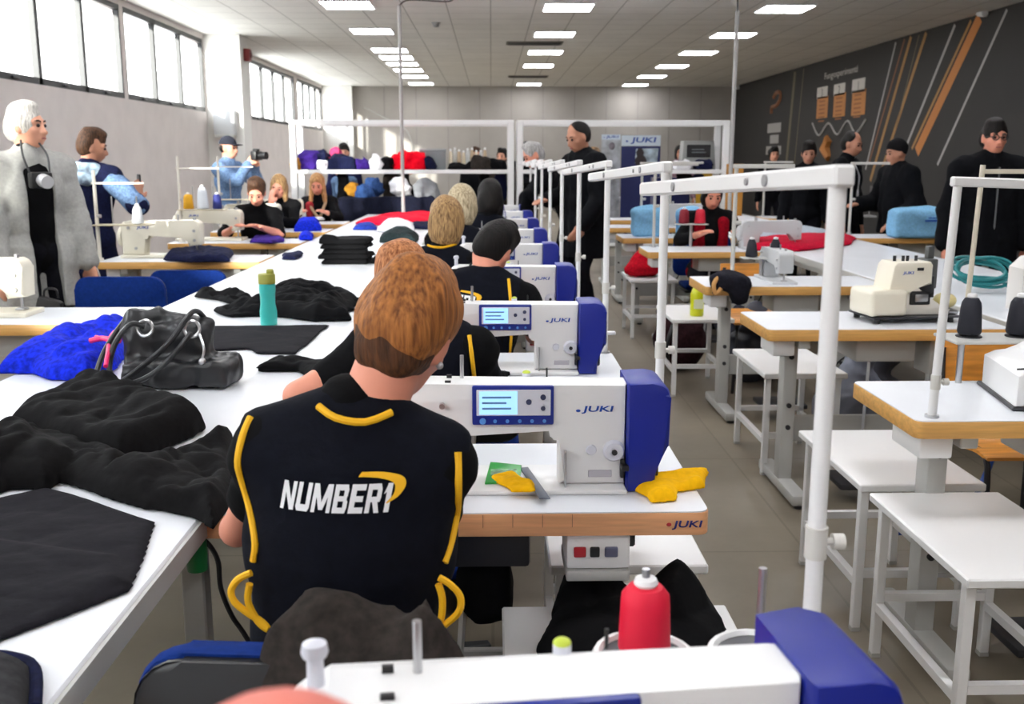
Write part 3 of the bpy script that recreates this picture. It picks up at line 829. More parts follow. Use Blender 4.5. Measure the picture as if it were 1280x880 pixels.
# second, shorter pole of the nearest stand, with spool seats
def spool_tree(label, loc):
    t = thing('spool_stand', label, 'thread stand', loc)
    MB().cyl((0, 0, .0005), (0, 0, .02), .02).cyl((0, 0, .001), (0, 0, .105), .009).build('post', STEEL, t)
    MB().bar((-.09, 0, .09), (.11, 0, .09), .02, .012, .002).build('cross_arm', WHITE, t)
    return t
spool_tree('white spool stand with two seats behind the nearest sewing machine', (.25, 1.125, ZT))
spool_seat('empty white ringed spool seat with a bare pin beside the red cone', (.325, 1.125, ZT + .0965))
spool_seat('white ringed spool seat under the red thread cone', (.184, 1.125, ZT + .0965))
cone('bright red thread cone behind the nearest sewing machine', (.184, 1.125, ZT + .105), mat('red_thread', (226, 6, 52), .6), .094, .032, .029)
spool_tree('small white spool stand on the third table from the camera', (.33, 3.50, ZT))
# ------------------------------------------------------------------ people
SKIN = {'fair': mat('skin_fair', (222, 160, 132), .55, vary=.03, scale=8), 'rosy': mat('skin_rosy', (226, 150, 124), .55, vary=.03, scale=8), 'tan': mat('skin_tan', (186, 130, 104), .55, vary=.03, scale=8)}
def hair_mat(n, c, c2): return mat('hair_' + n, c, .6, 0, .15, 6, .5, (24, 24, 1.8), c2=c2, spec=.25)
HAIR = {'ginger': hair_mat('ginger', (130, 76, 36), (190, 122, 62)), 'brown': hair_mat('brown', (44, 29, 20), (92, 62, 42)), 'dark': hair_mat('dark', (11, 9, 9), (26, 20, 18)),
        'blond': hair_mat('blond', (120, 88, 58), (200, 160, 108)), 'light': hair_mat('light', (150, 128, 96), (220, 204, 170)), 'sand': hair_mat('sand', (140, 92, 50), (214, 164, 110)),
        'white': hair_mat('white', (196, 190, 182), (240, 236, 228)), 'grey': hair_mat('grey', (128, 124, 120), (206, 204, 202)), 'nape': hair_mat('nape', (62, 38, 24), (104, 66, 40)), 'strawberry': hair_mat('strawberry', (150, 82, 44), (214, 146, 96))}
EYE_M = mat('eye_dark', (40, 30, 28), .2); BROW = mat('brow_dark', (60, 44, 36), .8); LIP = mat('lip', (176, 96, 88), .5)
SHOE = mat('shoe_dark', (30, 28, 28), .6); JEANS = cloth_mat('blue_denim', (44, 70, 116), .2); DARKT = cloth_mat('dark_trousers', (18, 18, 24), .15)
DENIM = cloth_mat('light_denim', (104, 130, 166), .15); GREYJ = cloth_mat('grey_jacket', (168, 168, 164), .04); COAT = cloth_mat('black_coat', (12, 13, 17), .2)
def nz(v): v = np.array(v, float); return v / np.linalg.norm(v)
def rotm(pitch=0, yaw=0, roll=0):     # pitch>0 nods forward, yaw>0 turns to the left, roll>0 tips to the right
    return np.array((Matrix.Rotation(yaw, 3, 'Z') @ Matrix.Rotation(-pitch, 3, 'X') @ Matrix.Rotation(roll, 3, 'Y')))
def ik(a, b, l1, l2, pole):
    a, b = np.array(a, float), np.array(b, float); d = b - a; L = np.linalg.norm(d); L2 = min(L, (l1 + l2) * .995)
    b = a + d / L * L2; x = (l1 * l1 - l2 * l2 + L2 * L2) / (2 * L2); h = math.sqrt(max(l1 * l1 - x * x, 0)); u = d / L
    p = np.array(pole, float); p = p - u * (p @ u); return a + u * x + nz(p) * h, b
def hand_prims(w, d, palm, side, curl=.5, s=1.0, sc=1.0):
    """palm of five fingers from wrist w along d; palm normal = palm; side=+1 right hand"""
    d = nz(d); n = nz(np.array(palm) - d * (np.array(palm) @ d)); x = np.cross(d, n)   # across the palm
    P = [E(w + d * .045 * s, (.040 * s * sc, .052 * s, .017 * s * sc), np.stack([x, d, n], 1))]
    for i, (o, L) in enumerate(((-.028, .070), (-.009, .082), (.010, .078), (.028, .062))):
        b = w + d * .085 * s + x * o * s
        c1 = nz(d + n * curl * .6); c2 = nz(d + n * curl * 1.5)
        m = b + c1 * L * .5 * s; P += [Cp(b, m, .0095 * s * sc, .0088 * s * sc), Cp(m, m + c2 * L * .5 * s, .0088 * s * sc, .0075 * s * sc)]
    tsgn = -side if True else side
    tb = w + d * .025 * s + x * (.032 * tsgn) * s; t1 = tb + nz(d * .7 + x * tsgn * .7 + n * .25) * .038 * s; t2 = t1 + nz(d * .9 + x * tsgn * .25 + n * .3) * .03 * s
    P += [Cp(tb, t1, .013 * s * sc, .0105 * s * sc), Cp(t1, t2, .0105 * s * sc, .008 * s * sc)]
    return P

def human(label, loc, rz=0.0, H=1.7, wide=1.0, pz=None, lean=0.0, side=0.0, twist=0.0, head=(0, 0, 0), hands=None, elbows=None, feet=None, knees=None, skin='fair',
          hair=('short', 'brown'), tops=(), legs=DARKT, res=.012, curls=(.3, .3), palms=None, hdirs=None, face=True, shx=.172, armr=1.0, hscale=1.0, hoff=(0, 0, 0), collar_h=.055, shoes=SHOE, legs_t=.014, belly=0.0, group=None, reveal=True):
    """stands or sits facing +Y at its own origin on the floor. tops = list of dicts for garments."""
    s = H / 1.72
    root = thing('person', label, 'person', loc, rz, group)
    pz = .52 * H if pz is None else pz
    R = rotm(lean, twist, side); X, Yv, Zv = R[:, 0], R[:, 1], R[:, 2]
    Pl = np.array([0, 0, pz]); L = .30 * H
    def T(a, x=0, y=0): return Pl + Zv * a * L + X * x * s * wide + Yv * y * s
    tors = [E(T(.02, 0, -.005), (.160 * s * wide, .118 * s, .115 * s), R), E(T(.32, 0, .006), ((.137 + belly) * s * wide, (.100 + belly) * s, .14 * s), R),
            E(T(.64, 0, .004), (.157 * s * wide, .112 * s, .165 * s), R), E(T(.85, 0, -.012), (.165 * s * wide, .085 * s, .085 * s), R)]
    sh = {1: T(.90, shx, -.01), -1: T(.90, -shx, -.01)}
    trap = [Cp(T(1.0, .03 * q, -.01), sh[q] + Zv * .012 * s, .05 * s, .044 * s) for q in (-1, 1)]
    Nb = T(1.0, 0, -.005)
    hp, hy, hr = head; RH = rotm(lean * .6 + hp, hy + twist, hr + side * .5)
    neckd = nz(Zv * .6 + RH[:, 2] * .5)
    Hc = Nb + neckd * .105 * s + RH[:, 2] * .098 * s + RH[:, 1] * .012 * s + np.array(hoff)
    sb = s; sh_ = s * hscale
    def h(x, y, z): return Hc + RH @ (np.array([x, y, z]) * sh_)
    def HE(c, r, R2=None): return E(h(*c), np.array(r) * sh_, RH if R2 is None else RH @ R2)
    neck = [Cp(T(.93, 0, -.01), h(0, -.02, -.07), .057 * s, .054 * s)]
    hd = [HE((0, -.01, 0), (.075, .095, .105)), HE((0, .028, -.05), (.063, .066, .085)), HE((0, .035, -.098), (.045, .048, .036)),
          Cp(h(0, .090, -.022), h(0, .108, -.055), .008 * s, .0125 * s), HE((.014, .096, -.06), (.009, .009, .007)), HE((-.014, .096, -.06), (.009, .009, .007)),
          Cp(h(-.045, .074, .002), h(.045, .074, .002), .013 * s), HE((.04, .06, -.045), (.024, .022, .02)), HE((-.04, .06, -.045), (.024, .022, .02)),
          Cp(h(-.02, .086, -.086), h(.02, .086, -.086), .008 * s)]
    ears = [HE((q * .077, -.004, -.03), (.009, .019, .032)) for q in (-1, 1)]
    # arms
    la, lf = .170 * H, .150 * H
    arm = {}; hnd = []
    for q in (1, -1):
        tgt = (hands or {}).get(q, (q * .25 * wide, .06, pz - .09 * s))
        po = (elbows or {}).get(q, (q * .5, -.7, -.5))
        el, wr = ik(sh[q], tgt, la, lf, po)
        arm[q] = [(sh[q], el, .050 * s * armr, .040 * s * armr), (el, wr, .040 * s * armr, .027 * s)]
        d = nz(wr - el); hdv = (hdirs or {}).get(q, d)
        pal = (palms or {}).get(q, (-q, .2, -.2) if d[2] < -.6 else (0, .1, -1))
        hnd += hand_prims(wr, hdv, pal, q, curls[0 if q == 1 else 1], s, 1.0 if res < .009 else 1.15)
    armp = {q: [Cp(*arm[q][0]), Cp(*arm[q][1])] for q in arm}
    delt = [E(sh[q] + X * q * .004, (.055 * s * armr, .055 * s * armr, .058 * s)) for q in (1, -1)]
    # legs
    lt, ls = .245 * H, .245 * H
    legp = {}; feetp = []
    for q in (1, -1):
        hip = Pl + X * q * .088 * s * wide - np.array([0, 0, .01]); ft = (feet or {}).get(q, (q * .11, 0, .075 * s))
        kn, an = ik(hip, ft, lt, ls, (knees or {}).get(q, (q * .12, 1, .1)))
        legp[q] = [Cp(hip, kn, .082 * s, .056 * s), Cp(kn, kn + (an - kn) * .35, .054 * s, .056 * s), Cp(kn + (an - kn) * .35, an, .056 * s, .040 * s)]
        feetp.append((an, q))
    allp = tors + trap + neck + hd + ears + delt + armp[1] + armp[-1] + hnd + legp[1] + legp[-1]
    for an, q in feetp: allp.append(Cp(an + np.array([0, -.02, -.02]), an + np.array([0, .13 * s, -.04 * s]), .036 * s, .028 * s))
    v, qd = field(allp, .016, res)
    body = link('body', np_mesh('body', v, qd), SKIN[skin] if isinstance(skin, str) else skin, root)
    if face:
        for q in (-1, 1):
            MB().ball(h(q * .031, .0865, -.018), .0105 * s, 12).build('eye', EYE_M, root)
            c = [h(q * .015, .093, .004), h(q * .032, .091, .009), h(q * .05, .077, .004)]
            MB().tube(c, .0045 * s, 6).build('eyebrow', BROW, root)
        MB().tube([h(-.02, .0905, -.086), h(0, .0955, -.085), h(.02, .0905, -.086)], .005 * s, 6).build('lips', LIP, root)
    # shoes, trousers
    for an, q in feetp:
        a = np.array(an); fd = np.array([q * .12, 1, 0]) / 1.01
        solid('shoe', [Cp(a + (0, -.035, -.03 * s), a + fd * .14 * s + (0, 0, -.04 * s), .042 * s, .036 * s), E(a + (0, 0, -.02), (.046 * s, .055 * s, .05 * s))], shoes, root, .03, max(res, .01), cuts=[((0, 0, a[2] - .074 * s), (0, 0, -1))])
    g = [grow(p, legs_t) for q in (1, -1) for p in legp[q]] + [grow(tors[0], legs_t)]
    solid('trousers', g, legs, root, .03, res, noise=folds(.005, 26, 5), pad=.005)
    # garments on the upper body
    for i, G in enumerate(tops):
        th = G.get('t', .014); nf = G.get('name', 'shirt')
        P = [grow(p, th) for p in tors + (trap if G.get('yoke', True) else [])]
        sl = G.get('sleeve', .55)
        if sl > 0:
            P += [grow(p, th) for p in delt]
            for q in (1, -1):
                (a, b, ra, rb), (c, d2, rc, rd) = arm[q]
                if sl <= 1:
                    e = a + (b - a) * sl; P.append(Cp(a, e, ra + th, ra + (rb - ra) * sl + th + .004))
                else:
                    f = min(sl - 1, .97); e = c + (d2 - c) * f
                    P += [Cp(a, b, ra + th, rb + th), Cp(c, e, rc + th, rc + (rd - rc) * f + th)]
        if G.get('skirt'):      # coat below the hips
            z = G['skirt']; P += [Cp(Pl + Yv * .0 + X * .05, Pl + np.array([.06, .01, -z]), .13 * s + th, .15 * s + th * .5), Cp(Pl - X * .05, Pl + np.array([-.06, .01, -z]), .13 * s + th, .15 * s + th * .5)]
        if G.get('collar'): P.append(Cp(T(.97, 0, -.01), T(1.0, 0, -.005) + neckd * collar_h * s, .066 * s, .064 * s))
        cuts = [(T(G.get('hem', -.22)), -Zv)] + ([(Pl + (0, 0, -G['skirt']), (0, 0, -1))] if G.get('skirt') else [])
        if G.get('skirt'): cuts = cuts[1:]
        cv = []
        if G.get('open'): cv = [B(T(.35, 0, .16), (G['open'], .09, .5), .02, R)]
        if G.get('armless'): cuts += [(T(.5, .178 * G['armless']), X), (T(.5, -.178 * G['armless']), -X)]
        solid(nf, P, G['m'], root, .03, G.get('res', res), cuts=cuts, carve=cv, noise=creases(G.get('fold', .005), G.get('ff', 20), 3 + i), pad=.008)
    # hair
    st, col = hair
    hm = HAIR.get(col, None) if isinstance(col, str) else col
    hn = folds(.005, 48, 9, (2.2, 2.2, .6))
    hres = min(res, .009)
    if st in ('short', 'thick', 'receding', 'fringe'): hn = folds(.0075, 40, 9, (2.0, 2.0, .7))
    if st == 'receding':
        P = [HE((0, -.016, .006), (.081, .098, .104)), HE((0, -.05, -.035), (.068, .062, .07))]
        solid('hair', P, hm, root, .03, hres, cuts=[(h(0, .035, .07), RH @ np.array([0, .93, -.36])), (h(0, 0, -.10), -RH[:, 2])], noise=hn, pad=.006, cutn=2.2)
    elif st in ('short', 'thick'):
        k = 1.0 if st == 'short' else 1.05
        P = [HE((0, -.016, .010), (.084 * k, .101 * k, .110 * k)), HE((0, -.05, -.035), (.068 * k, .062, .07)), HE((.008, .02, .088), (.056, .06, .03))]
        nn = RH @ np.array([0, .885, -.465]); cu = [(h(0, .086, .05), nn), (h(0, 0, -.105), -RH[:, 2])]
        solid('hair', P, hm, root, .03, hres, cuts=cu, noise=hn, pad=.006, cutn=2.2)
    elif st in ('bob', 'long', 'bun'):
        P = [HE((0, -.018, .008), (.090, .104, .112)), HE((0, -.035, -.07), (.093, .085, .10))]
        if st == 'long':
            for q in (-1, 1): P += [Cp(h(q * .07, .0, -.06), h(q * .085, .05, -.22), .032 * s, .03 * s), Cp(h(q * .085, .05, -.22), h(q * .09, .075, -.32), .03 * s, .02 * s)]
        cv = [HE((0, .085, -.05), (.064, .075, .098))]
        cu = [(h(0, 0, -.17 if st == 'bob' else -.36), -RH[:, 2])]
        solid('hair', P, hm, root, .03, hres, cuts=cu, carve=cv, noise=hn, pad=.004)
    elif st == 'fringe':
        P = [HE((0, -.018, .008), (.080, .10, .106)), HE((0, -.06, -.04), (.066, .05, .06))]
        cu = [(h(0, .02, .03), RH @ np.array([0, .72, -.70])), (h(0, 0, -.09), -RH[:, 2]), (h(0, -.02, .052), RH @ np.array([0, .35, .94]))]
        solid('hair', P, hm, root, .03, hres, cuts=cu, noise=hn, pad=.006, cutn=2.2)
    elif st == 'cap':
        P = [HE((0, -.012, .02), (.086, .104, .1))]
        c = solid('cap', P, hm, root, .02, hres, cuts=[(h(0, 0, .018), -RH[:, 2])])
        solid('cap_peak', [HE((0, .10, .02), (.065, .075, .010))], hm, root, .02, .006)
        solid('hair', [HE((0, -.03, -.02), (.080, .078, .07))], HAIR['dark'], root, .02, hres, cuts=[(h(0, .02, 0), RH[:, 1])])
    elif st == 'beanie':
        P = [HE((0, -.014, .02), (.090, .108, .108))]
        solid('beanie', P, hm, root, .02, hres, cuts=[(h(0, .06, .02), RH @ np.array([0, .45, -.89]))], noise=folds(.002, 50, 2))
    root['_'] = 0; del root['_']
    return dict(hs=sh_, root=root, h=h, T=T, sh=sh, arm=arm, X=X, Y=Yv, Z=Zv, RH=RH, s=s, body=body)

def tree_of(o):
    bm = bmesh.new(); bm.from_mesh(o.data); t = BVHTree.FromBMesh(bm); bm.free(); return t
def press(t, root, x, z, off=.003, y0=-1.0):
    """point of a garment seen straight from behind, in the person's own frame"""
    hit = t.ray_cast(Vector((x, y0, z)), Vector((0, 1, 0)))
    return hit[0] + hit[1] * off if hit[0] is not None else None
def to_local(root, P):
    M = Matrix.Translation(root.location) @ root.rotation_euler.to_matrix().to_4x4()
    return M.inverted() @ P

TEE = dict(name='shirt', m=KNIT, sleeve=.62, t=.012, collar=True, hem=-.2)
VEST = dict(name='vest', m=NAVYF, sleeve=0, t=.022, yoke=True, hem=-.3, armless=.9, fold=.004)
BLOCK = {'N': [[(0, 0), (.27, 0), (.27, 1), (0, 1)], [(.73, 0), (1, 0), (1, 1), (.73, 1)], [(0, 1), (.3, 1), (1, 0), (.7, 0)]],
         'U': [[(0, .12), (.3, .12), (.3, 1), (0, 1)], [(.7, .12), (1, .12), (1, 1), (.7, 1)], [(0, .13), (.12, 0), (.88, 0), (1, .13)], [(0, .12), (1, .12), (1, .24), (0, .24)]],
         'M': [[(0, 0), (.2, 0), (.2, 1), (0, 1)], [(.8, 0), (1, 0), (1, 1), (.8, 1)], [(0, 1), (.26, 1), (.6, .1), (.4, .1)], [(.74, 1), (1, 1), (.6, .1), (.4, .1)]],
         'B': [[(0, 0), (.32, 0), (.32, 1), (0, 1)], [(0, 0), (.9, 0), (1, .2), (0, .2)], [(0, .42), (.92, .42), (.92, .6), (0, .6)], [(0, .8), (1, .8), (.88, 1), (0, 1)], [(.68, .58), (.94, .58), (.98, .82), (.68, .82)], [(.7, .18), (1, .18), (1, .44), (.7, .44)]],
         'E': [[(0, 0), (.38, 0), (.38, 1), (0, 1)], [(0, 0), (1, 0), (1, .21), (0, .21)], [(0, .4), (.9, .4), (.9, .6), (0, .6)], [(0, .79), (1, .79), (1, 1), (0, 1)]],
         'R': [[(0, 0), (.32, 0), (.32, 1), (0, 1)], [(0, .8), (1, .8), (.88, 1), (0, 1)], [(.68, .5), (1, .5), (1, .82), (.68, .82)], [(0, .38), (.94, .38), (1, .56), (0, .56)], [(.4, .42), (.76, .42), (1, 0), (.66, 0)]],
         '1': [[(.35, 0), (1, 0), (1, 1), (.35, 1)], [(0, .62), (.4, .72), (.4, 1), (.3, .9)]]}
WIDE = {'M': 1.25, '1': .5}
def block_writing(s, wd, hgt, shear):
    tot = sum(WIDE.get(c, .92) for c in s) + .14 * (len(s) - 1); k = wd / (tot + shear * .0); x = -wd / 2; bm = bmesh.new(); n = 4
    for i, c in enumerate(s):
        w_ = WIDE.get(c, .92) * k
        for j, P in enumerate(BLOCK[c]):
            g = [[None] * (n + 1) for _ in range(n + 1)]
            for a in range(n + 1):
                for b in range(n + 1):
                    u, v = a / n, b / n; q = [(1 - u) * (1 - v), u * (1 - v), u * v, (1 - u) * v]
                    px = sum(q[m] * P[m][0] for m in range(4)); py = sum(q[m] * P[m][1] for m in range(4))
                    g[a][b] = bm.verts.new((x + px * w_ + shear * (py - .5) * hgt, (py - .5) * hgt, .0002 * j))
            for a in range(n):
                for b in range(n): bm.faces.new((g[a][b], g[a + 1][b], g[a + 1][b + 1], g[a][b + 1]))
        x += w_ + .14 * k
    me = bpy.data.meshes.new('printed_writing'); bm.to_mesh(me); bm.free(); return me
def back_print(P, x0, x1, z, hgt, tilt=0.0, vest='vest'):
    """white NUMBER1 lettering with the yellow swoosh across the back of a vest"""
    root = P['root']; v = [o for o in COL.objects if o.parent == root and o.name.split('.')[0] == vest][0]
    t = tree_of(v); cx, wd = (x0 + x1) / 2, x1 - x0
    me = block_writing('NUMBER1', wd, hgt, .2)
    bm = bmesh.new(); bm.from_mesh(me)
    for q in bm.verts:
        p = press(t, root, cx + q.co.x, z + q.co.y + tilt * q.co.x, .003 + q.co.z)
        if p is not None: q.co = p
    bmesh.ops.recalc_face_normals(bm, faces=bm.faces)
    bm.to_mesh(me); bm.free()
    link('printed_writing', me, WPRINT, root)
    # crescent swoosh
    ou = [(x1 - .26 * wd, z + hgt * .88), (x1 - .06 * wd, z + hgt * .86), (x1 + .10 * wd, z + hgt * .70), (x1 + .135 * wd, z + hgt * .42), (x1 + .07 * wd, z + hgt * .05), (x1 - .04 * wd, z - hgt * .2)]
    inn = [(x1 - .29 * wd, z + hgt * .74), (x1 - .08 * wd, z + hgt * .66), (x1 + .02 * wd, z + hgt * .52), (x1 + .04 * wd, z + hgt * .34), (x1 + .02 * wd, z + hgt * .1), (x1 - .045 * wd, z - hgt * .16)]
    so = smooth_line([(a, 0, b) for a, b in ou], 6); si = smooth_line([(a, 0, b) for a, b in inn], 6)
    m = MB(); row = []
    for a, b in zip(so, si):
        pa = press(t, root, a.x, a.z + tilt * (a.x - cx), .0035); pb = press(t, root, b.x, b.z + tilt * (b.x - cx), .0035)
        if pa is None or pb is None: continue
        row.append((m.bm.verts.new(pa), m.bm.verts.new(pb)))
    for (a, b), (c, d) in zip(row, row[1:]): m.bm.faces.new((a, b, d, c))
    m.build('printed_swoosh', YEL, root)
    return t
def piping(P, t, pts, r=.006, name='piping', m=YEL):
    q = [press(t, P['root'], x, z, r * .3) for x, z in pts]
    q = [p for p in q if p is not None]
    if len(q) > 2: return MB().tube(smooth_line(q, 3), r, 8).build(name, m, P['root'])

SIT_F = {1: (.13, .42, .075), -1: (-.13, .40, .075)}
def worker(label, x, y, hair, H=1.62, head=(.45, 0, .12), res=.010, hands=None, skin='rosy', lean=.18, side=0.05, twist=0, tops=None, wide=.86, pz=.50, vest=True, legs=JEANS, rz=0, face=False, feet=None, **kw):
    hands = hands or {1: (.20, .47, .885), -1: (-.16, .47, .885)}
    return human(label, (x, y, 0), rz, H, wide, pz, lean, side, twist, head, hands, kw.pop('elbows', None) or {1: (.3, -.2, -.9), -1: (-.3, -.2, -.9)}, feet or SIT_F, kw.pop('knees', None) or {1: (.1, .6, .8), -1: (-.1, .6, .8)},
                 skin, hair, tops if tops is not None else ([TEE, VEST] if vest else [TEE]), legs, res, face=face, **kw)

# --- first worker, at the second machine
W1 = worker('person with ginger hair, back to camera, black NUMBER1 vest edged in yellow', -.246, 1.47, ('none', None), 1.62, (.34, -.25, .24), .0075, {1: (.10, .44, .885), -1: (-.10, .42, .885)}, 'rosy', .10, .075,
            feet={1: (.30, .44, .075), -1: (-.15, .40, .075)}, knees={1: (.7, .6, .6), -1: (-.1, .6, .8)}, tops=[dict(TEE, sleeve=.56, t=.010), dict(VEST, armless=1.06)], wide=1.0, pz=.585, shx=.135, armr=.74, hscale=.93, hoff=(.024, 0, -.014), collar_h=.025, elbows={1: (.12, -.3, -1), -1: (-.8, -.28, -.85)})
h1 = W1['h']; RH1 = W1['RH']; s1 = W1['hs']
solid('hair', [E(h1(0, -.012, .016), np.array((.086, .102, .113)) * s1, RH1), E(h1(0, -.042, -.02), np.array((.080, .072, .078)) * s1, RH1), E(h1(0, .05, .03), np.array((.074, .052, .07)) * s1, RH1)], HAIR['ginger'], W1['root'], .02, .0055,
      cuts=[(h1(0, .0, -.05), RH1 @ np.array([0, .28, -.96]))], carve=[E(h1(0, .105, -.05), np.array((.07, .055, .085)) * s1, RH1)], noise=folds(.0045, 55, 4, (2.5, 2.5, .45)), pad=.004, cutn=2.5)
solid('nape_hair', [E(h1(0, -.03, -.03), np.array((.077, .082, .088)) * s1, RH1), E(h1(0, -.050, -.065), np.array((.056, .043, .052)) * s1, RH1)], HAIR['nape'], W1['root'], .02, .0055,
      cuts=[(h1(0, .0, 0), RH1[:, 1]), (h1(0, 0, -.112), -RH1[:, 2])], noise=folds(.003, 80, 6, (2.5, 2.5, .45)), pad=.004, cutn=2)  # undercut nape; its dark brown also holds the shade below the crown
def px1(px, py, Y=1.40):
    p = to_local(W1['root'], aty(px, py, Y)); return p.x, p.z
xa, za = px1(352, 622); xb, zb = px1(488, 622)
t1 = back_print(W1, xa, xb, za, .042, -.02)
shirt1 = [o for o in COL.objects if o.parent == W1['root'] and o.name.startswith('shirt')][0]
class Both:
    def __init__(s, *t): s.t = t
    def ray_cast(s, o, d):
        b = None
        for t in s.t:
            hh = t.ray_cast(o, d)
            if hh[0] is not None and (b is None or hh[3] < b[3]): b = hh
        return b or (None,) * 4
tb1 = Both(t1, tree_of(shirt1))
piping(W1, tb1, [px1(*p) for p in [(324, 519), (308, 526), (298, 540), (292, 560), (288, 589), (290, 612), (297, 638), (306, 662), (314, 690), (311, 712)]], .0058)
piping(W1, tb1, [px1(*p) for p in [(563, 530), (567, 550), (570, 580), (571, 612), (570, 640), (567, 668), (561, 695), (553, 716)]], .0058)
piping(W1, tb1, [px1(*p) for p in [(373, 507), (390, 521), (415, 532), (452, 537), (484, 529), (512, 515)]], .006, 'neck_piping')
for pts in ([(314, 716), (298, 724), (289, 738), (293, 752), (308, 765), (328, 778), (334, 786), (322, 776), (310, 752), (312, 730)], [(549, 722), (562, 730), (575, 745), (574, 764), (560, 778), (548, 786), (552, 770), (553, 748), (548, 730)]):
    q = [Vector(aty(px, py, 1.40 + .0012 * (i % 3))) for i, (px, py) in enumerate(pts)]
    MB().tube(smooth_line([to_local(W1['root'], p) for p in q], 4), .0055, 8).build('tie_loop', YEL, W1['root'])
MB().ball(h1(.083, .0, -.058), .006).build('earring', STEEL, W1['root'])

# --- the other workers of the row, backs to the camera
W2 = worker('person with ginger blond hair, half hidden behind the first worker', -.21, 2.70, ('bob', 'strawberry'), 1.60, (.45, .1, -.1), .010, {1: (.14, .46, .885), -1: (-.27, .14, .85)}, pz=.525, hdirs={-1: (-.7, .6, -.15)}, elbows={1: (.3, -.2, -.9), -1: (-.6, -.6, -.3)}, hoff=(-.055, 0, -.02))
t = tree_of([o for o in COL.objects if o.parent == W2['root'] and o.name.startswith('vest')][0])
tq = Both(t, tree_of([o for o in COL.objects if o.parent == W2['root'] and o.name.startswith('shirt')][0]))
for q in (-1, 1): piping(W2, tq, [(q * (.148 + .012 * math.sin(k * .5)), 1.00 - .045 * k) for k in range(9)], .006)
W3 = worker('person with short dark hair and NUMBER1 vest, bending right', -.10, 3.86, ('short', 'dark'), 1.70, (.5, -.15, .35), .010, {1: (.24, .47, .885), -1: (-.05, .47, .885)}, lean=.16, side=.16, twist=-.15, hoff=(-.07, 0, -.02), hscale=.9, collar_h=.012)
t = back_print(W3, -.16, .035, .945, .043, -.08)
tq = Both(t, tree_of([o for o in COL.objects if o.parent == W3['root'] and o.name.startswith('shirt')][0]))
piping(W3, tq, [(.165 + .01 * math.sin(k * .5), 1.02 - .05 * k) for k in range(8)], .006)
piping(W3, tq, [(-.125 + .01 * math.sin(k * .5), 1.03 - .05 * k) for k in range(8)], .006)
W4 = worker('person with a straight blond bob, seated with back to camera', -.26, 5.02, ('bob', 'blond'), 1.66, (.22, 0, 0), .012, lean=.10)
t = Both(tree_of([o for o in COL.objects if o.parent == W4['root'] and o.name.startswith('vest')][0]), tree_of([o for o in COL.objects if o.parent == W4['root'] and o.name.startswith('shirt')][0]))
piping(W4, t, [(-.08 + .02 * k, 1.055 - .012 * math.sin(k * .4)) for k in range(9)], .006, 'neck_piping')
W5 = worker('person with pale curly hair in a low bun, seated with back to camera', -.215, 6.2, ('bob', 'light'), 1.72, (.25, 0, 0), .012, lean=.10)
W6 = worker('person with long dark hair seated behind the pale haired worker', -.05, 7.36, ('long', 'dark'), 1.74, (.25, 0, .05), .012, lean=.12)
# --- operator right under the lens: only the crown of the head shows
W0 = worker('person with a bald pinkish crown at the bottom edge of the photo', -.09, .270, ('none', None), 1.6, (.12, 0, 0), .010, {1: (.10, .34, .885), -1: (-.2, .32, .885)}, mat('skin_flushed', (226, 120, 104), .5, vary=.03, scale=6), .12, 0, tops=[dict(TEE)], pz=.506, vest=False, feet={1: (.13, .40, .075), -1: (-.13, .38, .075)})
# ------------------------------------------------------------------ people beyond the row
JK = lambda m, **k: dict(dict(name='jacket', m=m, sleeve=1.93, t=.026, collar=True, hem=-.26, fold=.006), **k)
P = human('person with white hair in an open grey jacket at the left edge', (-2.66, 5.9, 0), -math.pi / 2 - .75, 1.79, 1.0, lean=.02, head=(-.03, .6, 0), hair=('short', 'white'), skin='fair',
      tops=[dict(name='shirt', m=KNIT, sleeve=.5, t=.014, hem=-.25, collar=True), JK(GREYJ, t=.034, open=.075, hem=-.5, skirt=.30)], hands={1: (.27, .12, .84), -1: (-.27, .10, .84)}, res=.010)
Mw = Matrix.Translation(P['root'].location) @ P['root'].rotation_euler.to_matrix().to_4x4()
t = thing('photo_camera', 'black and white camera hanging on the chest of the person with white hair', 'camera', Mw @ Vector((.03, .215, 1.36)), P['root'].rotation_euler.z)
MB().box((-.06, -.03, -.045), (.06, .03, .045), .012).build('body', BLACKP, t); MB().cyl((0, .03, 0), (0, .09, -.01), .038, .036).build('lens', mat('lens_silver', (206, 206, 208), .3, .3), t)
MB().tube(smooth_line([(-.055, 0, .04), (-.075, -.06, .14), (-.06, -.14, .22)], 5), .006, 6).tube(smooth_line([(.055, 0, .04), (.06, -.06, .14), (.03, -.14, .22)], 5), .006, 6).each('strap', BLACKP, t)
t = thing('document_case', 'flat dark case slanting down from the hand of the person in the grey jacket', 'case', (-2.555, 5.62, .42), 0)
Mx = Matrix.Rotation(.28, 4, 'Y')
MB().box((-.07, -.03, -.34), (.07, .03, .30), .02, 2, Mx).build('case', mat('case_black', (34, 32, 32), .6), t)
hd = Mx @ Vector((0, 0, .3)); MB().tube(smooth_line([hd + Vector((-.04, 0, 0)), hd + Vector((-.03, 0, .05)), hd + Vector((.03, 0, .05)), hd + Vector((.04, 0, 0))], 5), .007, 6).build('handle', BLACKP, t)
